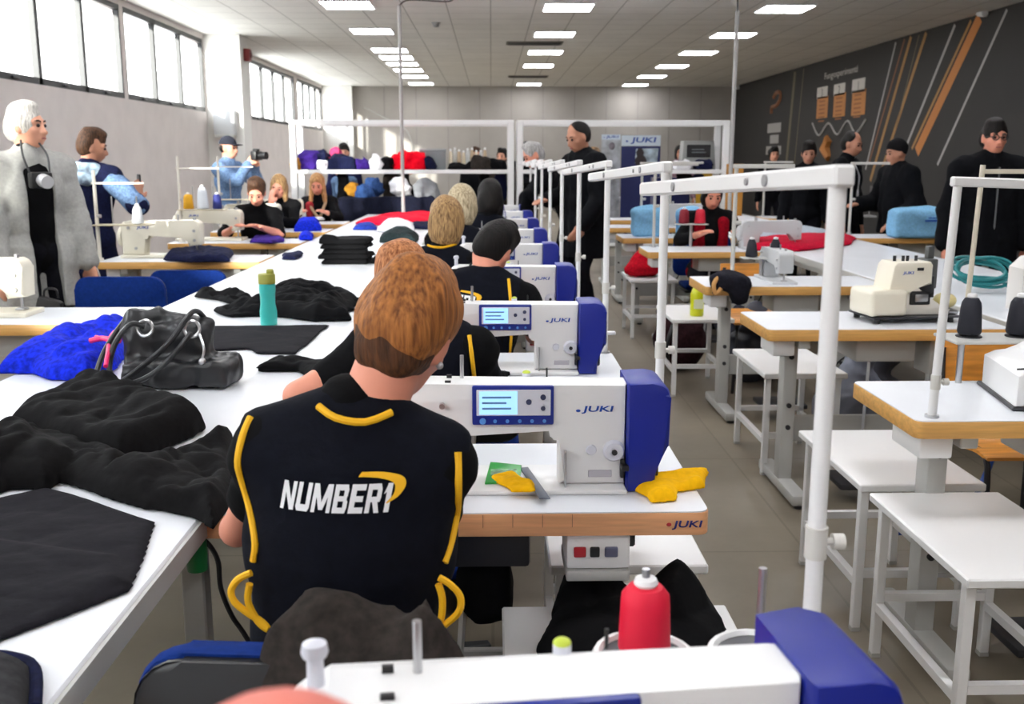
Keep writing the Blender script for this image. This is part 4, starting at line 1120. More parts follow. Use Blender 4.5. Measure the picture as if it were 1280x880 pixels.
# navy jacket, phone held up
P = human('person in a navy jacket with pale blue sleeve, holding up a phone', (-3.02, 7.6, 0), -.35, 1.70, 1.2, lean=.1, head=(.15, -.85, .1), hair=('short', 'brown'), skin='tan', res=.010,
      hands={1: (.24, .26, 1.17), -1: (-.40, -.02, .86)}, elbows={1: (.7, .1, -.7), -1: (-1, -.2, .1)}, hdirs={1: (0, .3, 1)}, palms={1: (-.6, .6, 0)}, tops=[JK(NAVYC, t=.03)], legs=NAVYC)
a, b, ra, rb = P['arm'][1][1]; a0, b0 = P['arm'][1][0][:2]
solid('sleeve', [Cp(a0 + (b0 - a0) * .1, b0, .088, .075), Cp(b0, a + (b - a) * .55, .075, .062)], DENIM, P['root'], .02, .01, noise=folds(.005, 30, 4))
solid('hood', [Cp(P['T'](.99, -.09, -.07), P['T'](.99, .09, -.07), .06), Cp(P['T'](.93, -.09, -.10), P['T'](.86, .08, -.12), .05)], mat('pale_blue_print', (150, 170, 200), .8, 0, .4, 14), P['root'], .03, .01, noise=folds(.008, 30, 6))
wr = np.array(P['arm'][1][1][1]); Mw = Matrix.Translation(P['root'].location) @ P['root'].rotation_euler.to_matrix().to_4x4()
pw = Mw @ Vector(wr + np.array([-.02, .07, .10]))
t = thing('mobile_phone', 'dark mobile phone held up by the person in the navy jacket', 'phone', pw, -.95)
MB().box((-.037, -.005, -.06), (.037, .005, .09), .004).build('case', BLACKP, t); MB().box((-.033, -.0058, -.055), (.033, -.0048, .085)).build('screen', mat('phone_screen', (40, 44, 52), .1), t)
# photographer
P = human('person in a denim jacket and dark cap raising a black camera', (-2.98, 11.5, 0), -math.pi / 2 - .35, 1.72, .95, lean=.06, head=(.0, 0, 0), hair=('cap', cloth_mat('cap_dark', (46, 48, 58))), skin='fair', res=.011,
      hands={1: (.05, .33, 1.42), -1: (-.05, .33, 1.40)}, elbows={1: (.7, .1, -.9), -1: (-.7, .1, -.9)}, hdirs={1: (-.2, .5, .8), -1: (.2, .5, .8)}, palms={1: (-1, 0, 0), -1: (1, 0, 0)}, tops=[JK(DENIM)], legs=NAVYC)
Mw = Matrix.Translation(P['root'].location) @ P['root'].rotation_euler.to_matrix().to_4x4()
t = thing('photo_camera', 'black camera held up by the person in the denim jacket', 'camera', Mw @ Vector((0, .40, 1.51)), -math.pi / 2 - .35)
MB().box((-.07, -.035, -.05), (.07, .035, .05), .01).box((-.03, -.03, .05), (.03, .03, .075), .008).build('body', BLACKP, t); MB().cyl((0, .035, 0), (0, .13, 0), .038, .042).build('lens', BLACKP, t)
P = None
# operators on the left, facing the camera
BT = dict(name='shirt', m=KNIT, sleeve=.95, t=.014, collar=True, hem=-.2)
PL = human('person with short brown hair bending over a cream machine on the left', (-2.18, 9.33, 0), math.pi + .12, 1.66, .92, .545, .26, -.06, .1, (.35, -.15, 0), {1: (.12, .50, .885), -1: (-.10, .50, .885)}, {1: (.6, 0, -.6), -1: (-.6, 0, -.6)},
           SIT_F, {1: (.1, .6, .8), -1: (-.1, .6, .8)}, 'rosy', ('thick', 'brown'), [BT], DARKT, .010)
W = human('person with long brown blond hair resting a hand on the chin, left tables', (-2.16, 10.62, 0), math.pi - .25, 1.62, .88, .545, .12, .05, 0, (.25, .15, -.1), {1: (.05, .22, 1.02), -1: (-.1, .45, .885)}, {1: (.6, .3, -.8), -1: (-.6, 0, -.6)},
          SIT_F, {1: (.1, .6, .8), -1: (-.1, .6, .8)}, 'rosy', ('long', 'blond'), [dict(BT, sleeve=1.7)], DARKT, .011, hdirs={1: (-.1, -.1, 1)}, palms={1: (-.3, -.8, 0)})
W = human('person with long reddish blond hair, black and red top and scarf', (-2.0, 11.82, 0), math.pi, 1.62, .9, .545, .15, 0, 0, (.3, 0, 0), {1: (.14, .45, .885), -1: (-.14, .45, .885)}, {1: (.6, 0, -.6), -1: (-.6, 0, -.6)},
          SIT_F, {1: (.1, .6, .8), -1: (-.1, .6, .8)}, 'rosy', ('long', 'sand'), [dict(BT, sleeve=1.7)], DARKT, .012)
wt = W['T']
MB().tube(smooth_line([wt(.95, -.11, .02), wt(.85, -.09, .12), wt(.6, -.02, .155), wt(.85, .09, .12), wt(.95, .11, .02)], 5), .018, 8).build('scarf', mat('scarf_beige', (170, 140, 110), .9), W['root'])
solid('red_panel', [Cp(wt(.86, .11, .085), wt(.35, .10, .105), .05, .045)], mat('red_panel_cloth', (150, 24, 34), .9), W['root'], .02, .012)
# standing in the middle aisle
P = human('tall balding person in a long black coat standing in the middle aisle', (.84, 8.9, 0), math.pi / 2 + .45, 1.81, 1.08, lean=.08, head=(.30, .1, .0), hair=('receding', 'dark'), skin='tan', res=.012,
      hands={1: (.22, .28, 1.12), -1: (-.26, .20, .92)}, tops=[JK(COAT, t=.045, skirt=.32, name='coat')], belly=.015)
solid('fur_trim', [Cp(P['T'](1.02, -.10, -.05), P['T'](1.06, 0, -.11), .05), Cp(P['T'](1.06, 0, -.11), P['T'](1.02, .10, -.05), .05)], mat('fur_brown', (120, 94, 66), .95, 0, .4, 40, .8), P['root'], .03, .01, noise=folds(.008, 80, 3))
P = human('person in a dark suit leaning low over the far end of the row', (.83, 10.35, 0), math.pi / 2, 1.76, 1.0, lean=.62, head=(.05, .25, 0), hair=('short', 'grey'), skin='rosy', res=.012,
      hands={1: (.10, .55, .86), -1: (-.20, .50, .88)}, elbows={1: (.5, .2, .3), -1: (-.5, .2, .3)}, tops=[dict(name='shirt', m=WHITEF, sleeve=.3, t=.012, collar=True), JK(COAT, t=.024, open=.05)])
# right hand side
P = human('person in glasses and a black hooded coat facing the camera at the right edge', (3.72, 7.5, 0), math.pi - .1, 1.76, 1.12, lean=.0, head=(.02, .05, 0), hair=('short', 'dark'), skin='rosy', res=.010, hands={1: (.30, .04, .82), -1: (-.28, .08, .82)}, tops=[JK(COAT, t=.045, skirt=.2, name='coat')], belly=.01)
hh = P['h']
g = MB()
for q in (-1, 1): g.tube([hh(q * .032 + .023 * math.cos(a), .104, -.018 + .018 * math.sin(a)) for a in [i * math.pi / 7 for i in range(14)]], .0035, 6, True)
g.tube([hh(-.009, .104, -.016), hh(.009, .104, -.016)], .003, 6)
for q in (-1, 1): g.tube([hh(q * .055, .104, -.014), hh(q * .08, .0, -.012)], .003, 6)
g.build('glasses', BLACKP, P['root'])
solid('fur_trim', [Cp(P['T'](.99, -.15, -.02), P['T'](1.04, 0, -.11), .05), Cp(P['T'](1.04, 0, -.11), P['T'](.99, .15, -.02), .05)], mat('fur_grey', (96, 88, 76), .95, 0, .4, 40, .8), P['root'], .03, .01, noise=folds(.008, 80, 3))
MB().tube([P['T'](a, 0, .165) for a in (.95, .6, .25, -.1)], .006, 6).build('zip', mat('zip_grey', (96, 98, 100), .4), P['root'])
human('person in a black beanie and black jacket turned sideways beside the light blue cover', (3.98, 9.75, 0), math.pi / 2 + .15, 1.66, 1.1, lean=.1, head=(.1, 0, 0), hair=('beanie', cloth_mat('beanie_black', (24, 23, 25))), skin='tan', res=.012, hands={1: (.18, .34, 1.04), -1: (-.24, .2, .9)}, tops=[JK(COAT, t=.05, skirt=.1)], belly=.03)
P = human('person with high forehead in a dark suit before the black wall', (3.72, 10.55, 0), -math.pi * .72, 1.76, 1.05, head=(.22, -.1, 0), hair=('receding', 'dark'), skin='tan', res=.012, tops=[dict(name='shirt', m=WHITEF, sleeve=.3, t=.012, collar=True), JK(COAT, t=.03, skirt=.12, open=.035)])
human('short dark haired person left of the high foreheaded one by the black wall', (3.54, 11.3, 0), math.pi * .85, 1.66, 1.0, head=(.15, .2, 0), hair=('thick', 'dark'), skin='tan', res=.012, tops=[JK(COAT, t=.03)])
W = human('person in a black top with red panels seated behind the grey machine with red cones', (1.83, 8.47, 0), math.pi, 1.62, .95, .545, .15, 0, 0, (.3, 0, 0), {1: (.16, .44, .885), -1: (-.16, .44, .885)}, {1: (.6, 0, -.6), -1: (-.6, 0, -.6)}, SIT_F, {1: (.1, .6, .8), -1: (-.1, .6, .8)}, 'rosy', ('bob', 'dark'), [dict(BT, sleeve=1.6)], DARKT, .012)
for q in (-1, 1): solid('red_panel', [Cp(W['T'](.88, q * .11, .075), W['T'](.05, q * .10, .10), .05, .055), Cp(W['T'](.05, q * .1, .09), W['T'](-.02, q * .14, .02), .055)], cloth_mat('dark_red_knit', (150, 10, 30), .12), W['root'], .02, .012)
# far figures behind the rack
def far(label, x, y, rz, H, hair, m, legs=DARKT, **k): return human(label, (x, y, 0), rz, H, 1.0, hair=hair, tops=[JK(m, t=.02)], legs=legs, res=.016, **k)
far('dark haired person behind the clothes rack, above the navy garments', -2.2, 15.3, math.pi, 1.69, ('short', 'dark'), NAVYC)
far('dark haired person behind the rack left of the centre post', -.22, 15.2, math.pi, 1.64, ('short', 'brown'), COAT)
far('person with dark curls behind the rack right end of the left shelf', .16, 14.8, math.pi - .4, 1.62, ('thick', 'dark'), BROWNF)
far('person in black right of the centre post behind the rack', .55, 16.0, math.pi, 1.72, ('short', 'dark'), COAT, hands={1: (-.1, .35, 1.1), -1: (-.3, .35, 1.1)})
far('person bending in black and white under the rack shelf', -1.45, 14.4, -math.pi / 2, 1.55, ('short', 'brown'), COAT, lean=.5, head=(.1, 0, 0), hands={1: (.1, .5, .7), -1: (-.1, .5, .7)})
far('person in blue denim stooping below the left rack shelf', -1.95, 14.2, math.pi * .8, 1.5, ('short', 'dark'), DENIM, legs=JEANS, lean=.4)
far('person with pale head standing far behind the right rack shelf', 3.25, 17.5, math.pi, 1.70, ('bob', 'dark'), cloth_mat('pink_grey', (150, 120, 130)))
far('dark clothed person far right beyond the rack beside the yellow box', 4.6, 16.5, math.pi, 1.66, ('thick', 'dark'), COAT)
# ------------------------------------------------------------------ left tables, machines, chairs
lt = [(4.28, 'nearest left side table with wood edge, running out of the photo'), (6.93, 'second left side table with wood edge, before the blue chairs'), (8.45, 'third left side table, where the person with short brown hair sews'), (9.75, 'fourth left side table with royal blue fabric'), (10.95, 'farthest left side table near the rack')]
LT = sewing_table(lt[0][1], (-1.6, lt[0][0], 0), 0, OAK, 1.12, box=False, group='wood edged tables on the left')
for y, lab in lt[1:]: dup(LT, (-1.6, y, 0), 0, lab)
cmA = classic_machine('cream sewing machine at the left edge below the person with white hair', (-2.62, 4.62, ZT), math.pi, s=1.1)
dup(cmA, (-2.62, 7.34, ZT), math.pi, 'cream sewing machine on the second left table beside the tall thread stand').scale = (1.13,) * 3
dup(cmA, (-2.70, 8.86, ZT), math.pi, 'cream sewing machine worked by the person with short brown hair').scale = (1.13,) * 3
dup(cmA, (-2.62, 10.14, ZT), math.pi, 'cream sewing machine on the fourth left table, behind the hunched worker')
dup(cmA, (-2.62, 11.34, ZT), math.pi, 'cream sewing machine on the farthest left table')
BLUECH = cloth_mat('chair_blue', (16, 44, 112), .08)
ch = task_chair('blue task chair in front of the second left table, nearer of the two', (-2.08, 5.42, 0), math.pi, BLUECH, .44, .83, .5, group='blue task chairs')
dup(ch, (-1.98, 6.35, 0), math.pi, 'blue task chair mostly hidden behind the nearer blue chair').scale = (1, 1, .92)
for x, y, who in [(-2.18, 9.33, 'person with short brown hair'), (-2.16, 10.62, 'person resting the chin on a hand'), (-2.0, 11.82, 'person with the pale scarf')]: dup(ch, (x, y + .02, 0), math.pi, 'blue task chair under the ' + who).scale = (1, 1, .90)
c1 = task_chair('blue and black task chair with a dark jacket over its back, first worker', (-.245, 1.40, 0), -.08, BLUECH, .46, .852, .42, group='blue task chairs')
for x, y, who in [(-.21, 2.70, 'ginger blond worker'), (-.10, 3.86, 'short haired man with NUMBER1 on the back'), (-.26, 5.02, 'blond bob worker'), (-.215, 6.2, 'pale haired worker'), (-.05, 7.36, 'dark long haired worker')]:
    dup(c1, (x, y - .01, 0), 0, 'blue task chair under the ' + who).scale = (1, 1, .86)
dup(c1, (-.09, .25, 0), 0, 'blue task chair under the lens at the nearest machine')
dup(ch, (1.83, 8.49, 0), math.pi, 'blue task chair behind the grey machine with red cones')
# jacket over the first worker's chair back
g0 = Vector((-.185, 1.20, .845))
jk = [E((-.07, -.005, -.10), (.065, .05, .16)), E((.01, 0, -.02), (.085, .06, .085)), E((.08, -.005, -.09), (.07, .05, .15)), E((0, -.015, -.16), (.12, .05, .14)), E((.0, .0, .03), (.06, .05, .05)), E((.12, -.005, -.22), (.04, .04, .12))]
o = solid('jacket', jk, BROWNF, None, .035, .007, noise=creases(.014, 22, 12, (1.6, 1, .5)), pad=.012, loc=g0)
tag(o, 'dark brown jacket slung over the back of the first worker\'s chair', 'jacket')
# thread stands on the left tables
def left_stand(label, loc, h, seats):
    t = thing('thread_stand', label, 'thread stand', loc)
    MB().cyl((0, 0, .0005), (0, 0, .02), .025).cyl((0, 0, 0), (0, 0, h), .013, .011).build('pole', mat('stand_cream', (222, 216, 204), .4), t)
    a = MB().bar((-.02, 0, h * .86), (.34, 0, h * .86), .012); a.build('guide_arm', MATS['stand_cream'], t)
    s = MB().box((-.02, -.06, seats), (.38, .06, seats + .008), .003, 1); s.build('spool_shelf', mat('shelf_tan', (190, 178, 150), .5), t)
    p = MB()
    for x in (.11, .28): p.cyl((x, 0, seats + .008), (x, 0, seats + .2), .005, seg=8)
    p.each('spool_pin', STEEL, t)
    MB().cyl((0, 0, h * .5), (.03, 0, h * .5), .012, seg=10).build('knob', STEEL, t)
    return t
left_stand('cream thread stand with spool shelf in front of the person in navy', (-2.72, 7.0, ZT), .62, .245)
cone('white thread cone on the stand in front of the person in navy', (-2.44, 7.0, ZT + .254), mat('white_thread', (220, 224, 230), .7), .13, .04, .026)
left_stand('cream thread stand on the third left table carrying yellow, white and blue cones', (-2.62, 8.56, ZT), .72, .27)
cone('golden yellow thread cone on the stand of the third left table', (-2.55, 8.56, ZT + .279), mat('gold_thread', (226, 166, 30), .7), .13, .045, .036, 'cones of the left stand')
cone('white thread cone between the yellow and blue cones, third left table', (-2.43, 8.56, ZT + .279), MATS['white_thread'], .19, .05, .034, 'cones of the left stand')
cone('navy blue thread cone on the stand of the third left table', (-2.31, 8.56, ZT + .279), mat('navy_thread', (36, 44, 116), .7), .13, .038, .03, 'cones of the left stand')
left_stand('slim cream thread stand before the photographer in denim, fourth left table', (-2.66, 9.95, ZT), .72, .3)
def P2(L, z=ZT): return [atz(x, y, z) for x, y in L]
drape('fabric_heap', [(P2([(205, 326), (212, 318), (250, 314), (292, 317), (288, 328), (240, 329)]), .05, .05)], ZT + .001, NAVYC, .012, .008, 30, 3, label='dark navy cloth lying on the second left table', cat='fabric')
drape('fabric_heap', [(P2([(352, 325), (355, 319), (378, 318), (372, 326)]), .03, .03)], ZT + .001, NAVYC, .012, .006, 30, 4, label='small navy cloth at the right end of the second left table', cat='fabric')
o = drape('fabric_heap', [(P2([(312, 304), (318, 298), (352, 297), (356, 303), (340, 305)]), .03, .03)], ZT + .001, PURP, .012, .006, 30, 4, label='violet cloth under the hands of the person with short brown hair', cat='fabric')
drape('fabric_heap', [(P2([(372, 301), (373, 297), (392, 296), (390, 301)]), .06, .05)], ZT + .001, ROYAL, .014, .006, 30, 5, label='royal blue cloth at the right end of the third left table', cat='fabric')
drape('fabric_heap', [(P2([(368, 290), (370, 284), (400, 282), (403, 289)]), .11, .1)], ZT + .001, ROYAL, .014, .008, 24, 6, label='royal blue heap on the fourth left table', cat='fabric')
drape('fabric_heap', [(P2([(384, 276), (388, 272), (406, 272), (406, 276)]), .04, .05)], ZT + .001, WHITEF, .014, .004, 24, 6, label='white cloth sewn by the person with the pale scarf', cat='fabric')

# ------------------------------------------------------------------ things on the left long table
def DR(name, label, cat, layers, m, **k): return drape(name, [(P2(p), h, e) for p, h, e in layers], ZT + .001, m, label=label, cat=cat, **k)
DR('black_trousers', 'pair of flat dark trousers spread over the near end of the left long table', 'trousers', [([(-60, 830), (-60, 640), (60, 612), (200, 655), (180, 700), (160, 742), (80, 775)], .012, .03), ([(-60, 760), (-60, 670), (150, 700), (165, 735), (90, 770)], .019, .05)], CHARC, res=.006, amp=.003, freq=22, seed=8, zres=.003, wob=.006)
DR('black_jacket', 'heap of black jackets with sleeves on the near left of the long table', 'jacket', [([(-60, 640), (-60, 560), (50, 545), (130, 566), (200, 596), (262, 612), (262, 650), (180, 640), (120, 618), (50, 600)], .05, .07),
    ([(-60, 610), (-50, 570), (60, 560), (110, 590), (60, 615)], .085, .09), ([(120, 612), (180, 592), (235, 572), (288, 552), (290, 640), (268, 668), (236, 652), (190, 640)], .055, .04), ([(-60, 600), (0, 572), (48, 566), (60, 590), (0, 612)], .11, .05)], BLACKJ, res=.007, amp=.017, freq=19, seed=11, wob=.010)
DR('black_jacket', 'thick folded black jacket lying behind the jacket heap, below the handbag', 'jacket', [([(10, 545), (50, 515), (100, 492), (160, 500), (225, 520), (255, 538), (240, 548), (190, 572), (150, 585), (70, 565)], .08, .06), ([(85, 500), (110, 490), (160, 500), (140, 520)], .10, .05)], BLACKJ, res=.008, amp=.013, freq=20, seed=13, wob=.010)
o = DR('dark_bag', 'dark grey bundle with blue edge at the bottom left corner', 'bag', [([(-60, 960), (-60, 850), (0, 835), (36, 850), (36, 960)], .05, .05)], cloth_mat('dark_grey_bundle', (54, 54, 56), .15), res=.009, amp=.004, freq=20, seed=3)
e = P2([(-20, 833), (5, 834), (37, 848), (38, 900)], ZT)
MB().tube(smooth_line([o.matrix_basis.inverted() @ (p + Vector((.004, .006, .012))) for p in e], 5), .009, 8).build('blue_trim', NAVYC, o)
DR('blue_jacket', 'royal blue jacket heaped left of the black handbag', 'jacket', [([(-10, 470), (20, 448), (55, 432), (100, 420), (150, 415), (172, 410), (165, 440), (150, 462), (110, 478), (60, 476), (40, 468)], .08, .12), ([(60, 470), (100, 440), (150, 430), (150, 462), (110, 478)], .10, .1)], ROYAL, res=.010, amp=.026, freq=15, seed=21, wob=.02)
DR('navy_scarf', 'small navy cloth peeping out right of the handbag', 'fabric', [([(235, 452), (262, 440), (274, 448), (262, 458)], .035, .03)], NAVYC, res=.01, amp=.006, freq=30, seed=22)
DR('black_trousers', 'flat charcoal cut piece behind the handbag on the long table', 'fabric', [([(245, 442), (225, 410), (412, 408), (372, 444), (318, 444), (310, 438)], .010, .02)], CHARC, res=.012, amp=.002, freq=16, seed=23, zres=.004, wob=.004)
DR('black_cloth', 'black pointed cloth strip beside the first worker on the long table', 'fabric', [([(322, 466), (345, 452), (390, 455), (432, 460), (430, 492), (395, 488), (372, 466)], .03, .03), ([(322, 462), (350, 450), (400, 458), (390, 466)], .02, .02)], KNIT, res=.009, amp=.005, freq=26, seed=24)
DR('black_garment', 'crumpled black garment with thin straps behind the teal bottle', 'garment', [([(300, 395), (330, 372), (365, 362), (420, 366), (445, 380), (440, 402), (390, 404), (360, 398)], .07, .1), ([(248, 372), (255, 367), (310, 374), (330, 382), (322, 388), (285, 380)], .03, .03), ([(266, 390), (300, 384), (330, 386), (325, 396), (290, 397)], .035, .04), ([(430, 380), (470, 378), (470, 392), (440, 394)], .03, .04)], KNIT, res=.010, amp=.024, freq=22, seed=25, wob=.02)
# stack of folded black garments: four layers, each a garment
stk = P2([(403, 330), (401, 326), (462, 322), (466, 329)])
cx = atz(434, 328, ZT)
for k in range(5):
    pts = [Vector((cx.x + sx * (.16 + .012 * math.sin(k * 2.1)), cx.y + sy * (.15 + .01 * math.cos(k * 1.7)))).to_3d() for sx, sy in ((-1, -1), (1, -1), (1, 1), (-1, 1))]
    drape('folded_garment', [(pts, .036, .025)] + ([([pts[0], pts[0] + Vector((.13, 0, 0)), pts[0] + Vector((.13, .1, 0)), pts[0] + Vector((0, .1, 0))], .065, .05)] if k == 4 else []), ZT + .001 + .0335 * k, KNIT, .012, .003, 30, 30 + k,
          label='folded black garment in the stack on the long table, %s from the bottom' % ORD[k], cat='garment', group='stack of folded black garments')
DR('black_garment', 'black cloth beside the folded stack, near the blond bob worker', 'garment', [([(460, 330), (470, 322), (505, 318), (520, 326), (490, 332)], .05, .08)], KNIT, res=.014, amp=.012, freq=22, seed=36)
DR('dark_garment', 'dark green black garment beyond the folded stack', 'garment', [([(474, 304), (478, 296), (512, 292), (525, 298), (520, 305)], .08, .12)], cloth_mat('green_black', (26, 36, 38), .2), res=.016, amp=.014, freq=18, seed=37)
DR('red_fabric', 'bright red fabric pile at the far end of the left long table', 'fabric', [([(444, 281), (468, 275), (520, 271), (560, 271), (540, 281), (490, 283)], .08, .25)], REDF, res=.02, amp=.012, freq=10, seed=38)
DR('blue_fabric', 'folded blue fabric in front of the red pile', 'fabric', [([(440, 288), (446, 283), (468, 282), (472, 288)], .05, .1)], cloth_mat('deep_blue_fabric', (28, 48, 130), .2), res=.016, amp=.008, freq=16, seed=39)
DR('white_fabric', 'crumpled white fabric between the red pile and the dark garment', 'fabric', [([(470, 290), (480, 281), (500, 278), (520, 285), (518, 292), (490, 292)], .08, .12)], WHITEF, res=.016, amp=.014, freq=16, seed=40)
DR('white_fabric', 'flat white and black fabric bundle beside the white heap', 'fabric', [([(505, 286), (515, 281), (545, 281), (545, 288)], .05, .1)], NAVYC, res=.016, amp=.010, freq=16, seed=41)
# bottle
t = thing('water_bottle', 'teal water bottle with olive lid on the left long table', 'bottle', (-.955, 4.25, ZT))
MB().lathe([(.001, .001), (.034, .001), (.036, .008), (.036, .06), (.031, .09), (.031, .12), (.035, .15), (.034, .178)], seg=28).build('bottle', mat('teal_plastic', (64, 190, 180), .3), t)
MB().lathe([(.036, .178), (.036, .215), (.033, .22), (.022, .222), (.001, .222)], seg=28).box((.0, -.012, .215), (.03, .012, .24), .006).build('lid', mat('olive_lid', (150, 150, 62), .45), t)
# handbag
hb = atz(212, 488, ZT); t = thing('handbag', 'slouchy black leather handbag with ring handles on the long table', 'handbag', (hb.x, hb.y + .09, ZT), -.12)
LEA = mat('black_leather', (30, 31, 34), .4, 0, .2, 14, .12)
solid('body', [B((0.01, 0, .045), (.17, .085, .043), .018), B((-.02, .02, .12), (.125, .05, .08), .03), Cp((-.135, .02, .20), (-.06, .03, .215), .028, .024), Cp((-.06, .03, .212), (.10, .03, .19), .024, .022), B((.14, -.01, .045), (.045, .075, .035), .02), Cp((-.14, .02, .2), (-.14, .0, .08), .03, .04)], LEA, t, .025, .0055, cuts=[((0, 0, .002), (0, 0, -1))], noise=creases(.008, 22, 17), pad=.008)
def ring(c, R, r, tilt): 
    M = Matrix.Translation(c) @ Matrix.Rotation(tilt, 4, 'X')
    return [M @ Vector((R * math.cos(a), R * math.sin(a), 0)) for a in [i * math.pi / 10 for i in range(20)]]
for x in (-.075, .075): MB().tube(ring((x, -.045, .185), .024, .005, math.pi / 2 - .25), .0055, 8, True).build('ring', STEEL, t)
MB().tube(smooth_line([(.075, -.055, .175), (.05, -.10, .13), (-.02, -.13, .06), (-.10, -.14, .03), (-.155, -.13, .06), (-.15, -.10, .14), (-.11, -.07, .20), (-.075, -.05, .19)], 7), .0085, 8).build('handle', LEA, t)
MB().tube(smooth_line([(.08, .05, .20), (.07, -.02, .235), (.02, -.09, .15), (-.06, -.14, .075), (-.14, -.16, .02), (-.19, -.14, .012), (-.22, -.09, .05), (-.21, -.02, .13), (-.15, .03, .22), (-.10, .05, .215)], 7), .0085, 8).build('handle', LEA, t)
MB().tube(smooth_line([(.10, -.05, .17), (.12, -.07, .13), (.115, -.075, .10)], 4), .004, 6).ball((.115, -.078, .09), .012).build('charm', STEEL, t)
PINK = mat('pink_cord', (240, 40, 110), .5)
c0 = atz(134, 455, ZT); t = thing('pink_cord', 'knotted bright pink cord lying on the blue jacket', 'cord', c0)
def off(px, py, z): return atz(px, py, ZT + z) - c0
m = MB(); m.tube(smooth_line([off(132, 458, .09), off(135, 440, .12), off(137, 424, .125), (off(143, 415, .12))], 6), .007, 8)
m.tube(smooth_line([off(113, 426, .115), off(126, 423, .125), off(137, 424, .128), off(150, 426, .125)], 6), .009, 8).tube(smooth_line([off(120, 421, .12), off(137, 425, .132), off(148, 421, .12)], 5), .006, 8).build('cord', PINK, t)
m = None
# under the long table
t = thing('green_bottle', 'green spray bottle hooked under the edge of the left long table', 'bottle', aty(247, 712, 1.93))
MB().lathe([(.001, 0), (.02, 0), (.021, .006), (.021, .07), (.012, .085), (.012, .095)], seg=20).build('bottle', mat('green_plastic', (20, 110, 50), .35), t); MB().lathe([(.013, .09), (.013, .105), (.001, .107)], seg=16).build('cap', mat('dark_green_plastic', (14, 74, 36), .4), t)
pts = [aty(x, y, 1.98) for x, y in [(256, 676), (272, 700), (276, 735), (290, 770), (310, 800)]]; pts += [Vector((-.42, 1.95, .3)), Vector((-.4, 1.98, .012)), Vector((-.3, 2.3, .01))]
tag(MB().tube(smooth_line([Vector((-.63, 1.98, .70))] + pts, 6), .0055, 8).build('power_cable', BLACKP), 'black cable hanging from under the left long table beside the first worker', 'cable')

# ------------------------------------------------------------------ things on the second machine table
def slab(name, label, cat, px, th, m, z=ZT + .0125, bev=.001):
    P = P2(px, z); c = sum(P, Vector()) / len(P)
    o = MB().prism([(p.x - c.x, p.y - c.y) for p in P][::-1], 0, th, 'z', bev).build(name, m, None, (c.x, c.y, z)); return tag(o, label, cat)
slab('ruler', 'dark grey ruler lying beside the yellow scraps on the second table', 'ruler', [(650, 586), (660, 585), (688, 624), (674, 624)], .003, mat('ruler_grey', (92, 98, 110), .4))
o = slab('green_packet', 'green packet with a printed picture on the second table', 'packet', [(606, 606), (613, 580), (652, 584), (650, 604)], .006, mat('packet_green', (48, 160, 66), .35), bev=.002)
MB().box((-.03, -.025, .0063), (.028, .02, .0068)).build('printed_picture', mat('packet_print', (90, 130, 96), .4, 0, .5, 60), o)
drape('yellow_scrap', [(P2([(622, 606), (640, 602), (660, 610), (674, 612), (672, 624), (640, 624)]), .014, .02)], ZT + .0125, YELF, .005, .004, 60, 5, label='small yellow fabric scrap on the green packet and ruler', cat='fabric')
drape('yellow_scrap', [(P2([(796, 604), (850, 596), (882, 594), (880, 612), (850, 618), (846, 628), (815, 630), (808, 622), (796, 616)]), .024, .02)], ZT + .001, YELF, .005, .004, 50, 6, label='larger yellow fabric scrap at the right corner of the second table', cat='fabric')
# scraps and small things on farther tables
for k, lab in ((2, 'black cloth scrap on the third table of the row'), (3, 'black cloth under the needle of the fourth machine'), (5, 'dark cloth on the sixth table of the row')):
    y = FRONTS[k]; drape('fabric_scrap', [([Vector((-.15, y + .03, 0)), Vector((.05, y + .02, 0)), Vector((.06, y + .11, 0)), Vector((-.1, y + .12, 0))], .02, .03)], ZT + .001, KNIT, .01, .004, 40, 50 + k, label=lab, cat='fabric')
# white stands under the second table with the black garment
bundle_stand('white side stand with a black garment below the second sewing table', (.02, 1.46, 0), .5, .62)
bundle_stand('white side stand behind the one with the black garment, under the second table', (.14, 2.30, 0), .39, .6)
pz = .501
lay = [([(668, 800), (690, 762), (715, 735), (800, 745), (885, 735), (912, 772), (900, 800), (830, 830), (740, 830)], .07, .1), ([(690, 745), (705, 712), (760, 720), (800, 735), (740, 770)], .12, .1), ([(800, 730), (830, 712), (870, 715), (895, 745), (860, 775), (810, 765)], .14, .1)]
drape('black_garment', [(P2(p, pz + h * .5), h, e) for p, h, e in lay], pz, KNIT, .010, .010, 18, 61, label='black garment heaped on the white stand below the second table', cat='garment')

q = aty(614, 735, 2.12)
o = solid('black_form', [B((0, 0, 0), (.055, .05, .11), .03), E((0, 0, -.05), (.06, .055, .08)), Cp((-.02, 0, .1), (.02, 0, .16), .02)], KNIT, None, .03, .008, noise=creases(.006, 30, 3), pad=.008, loc=(q.x - .01, 2.16, .56)); tag(o, 'soft black form below the second table right of the first worker', 'bag')  # soft creased black form below the tabletop
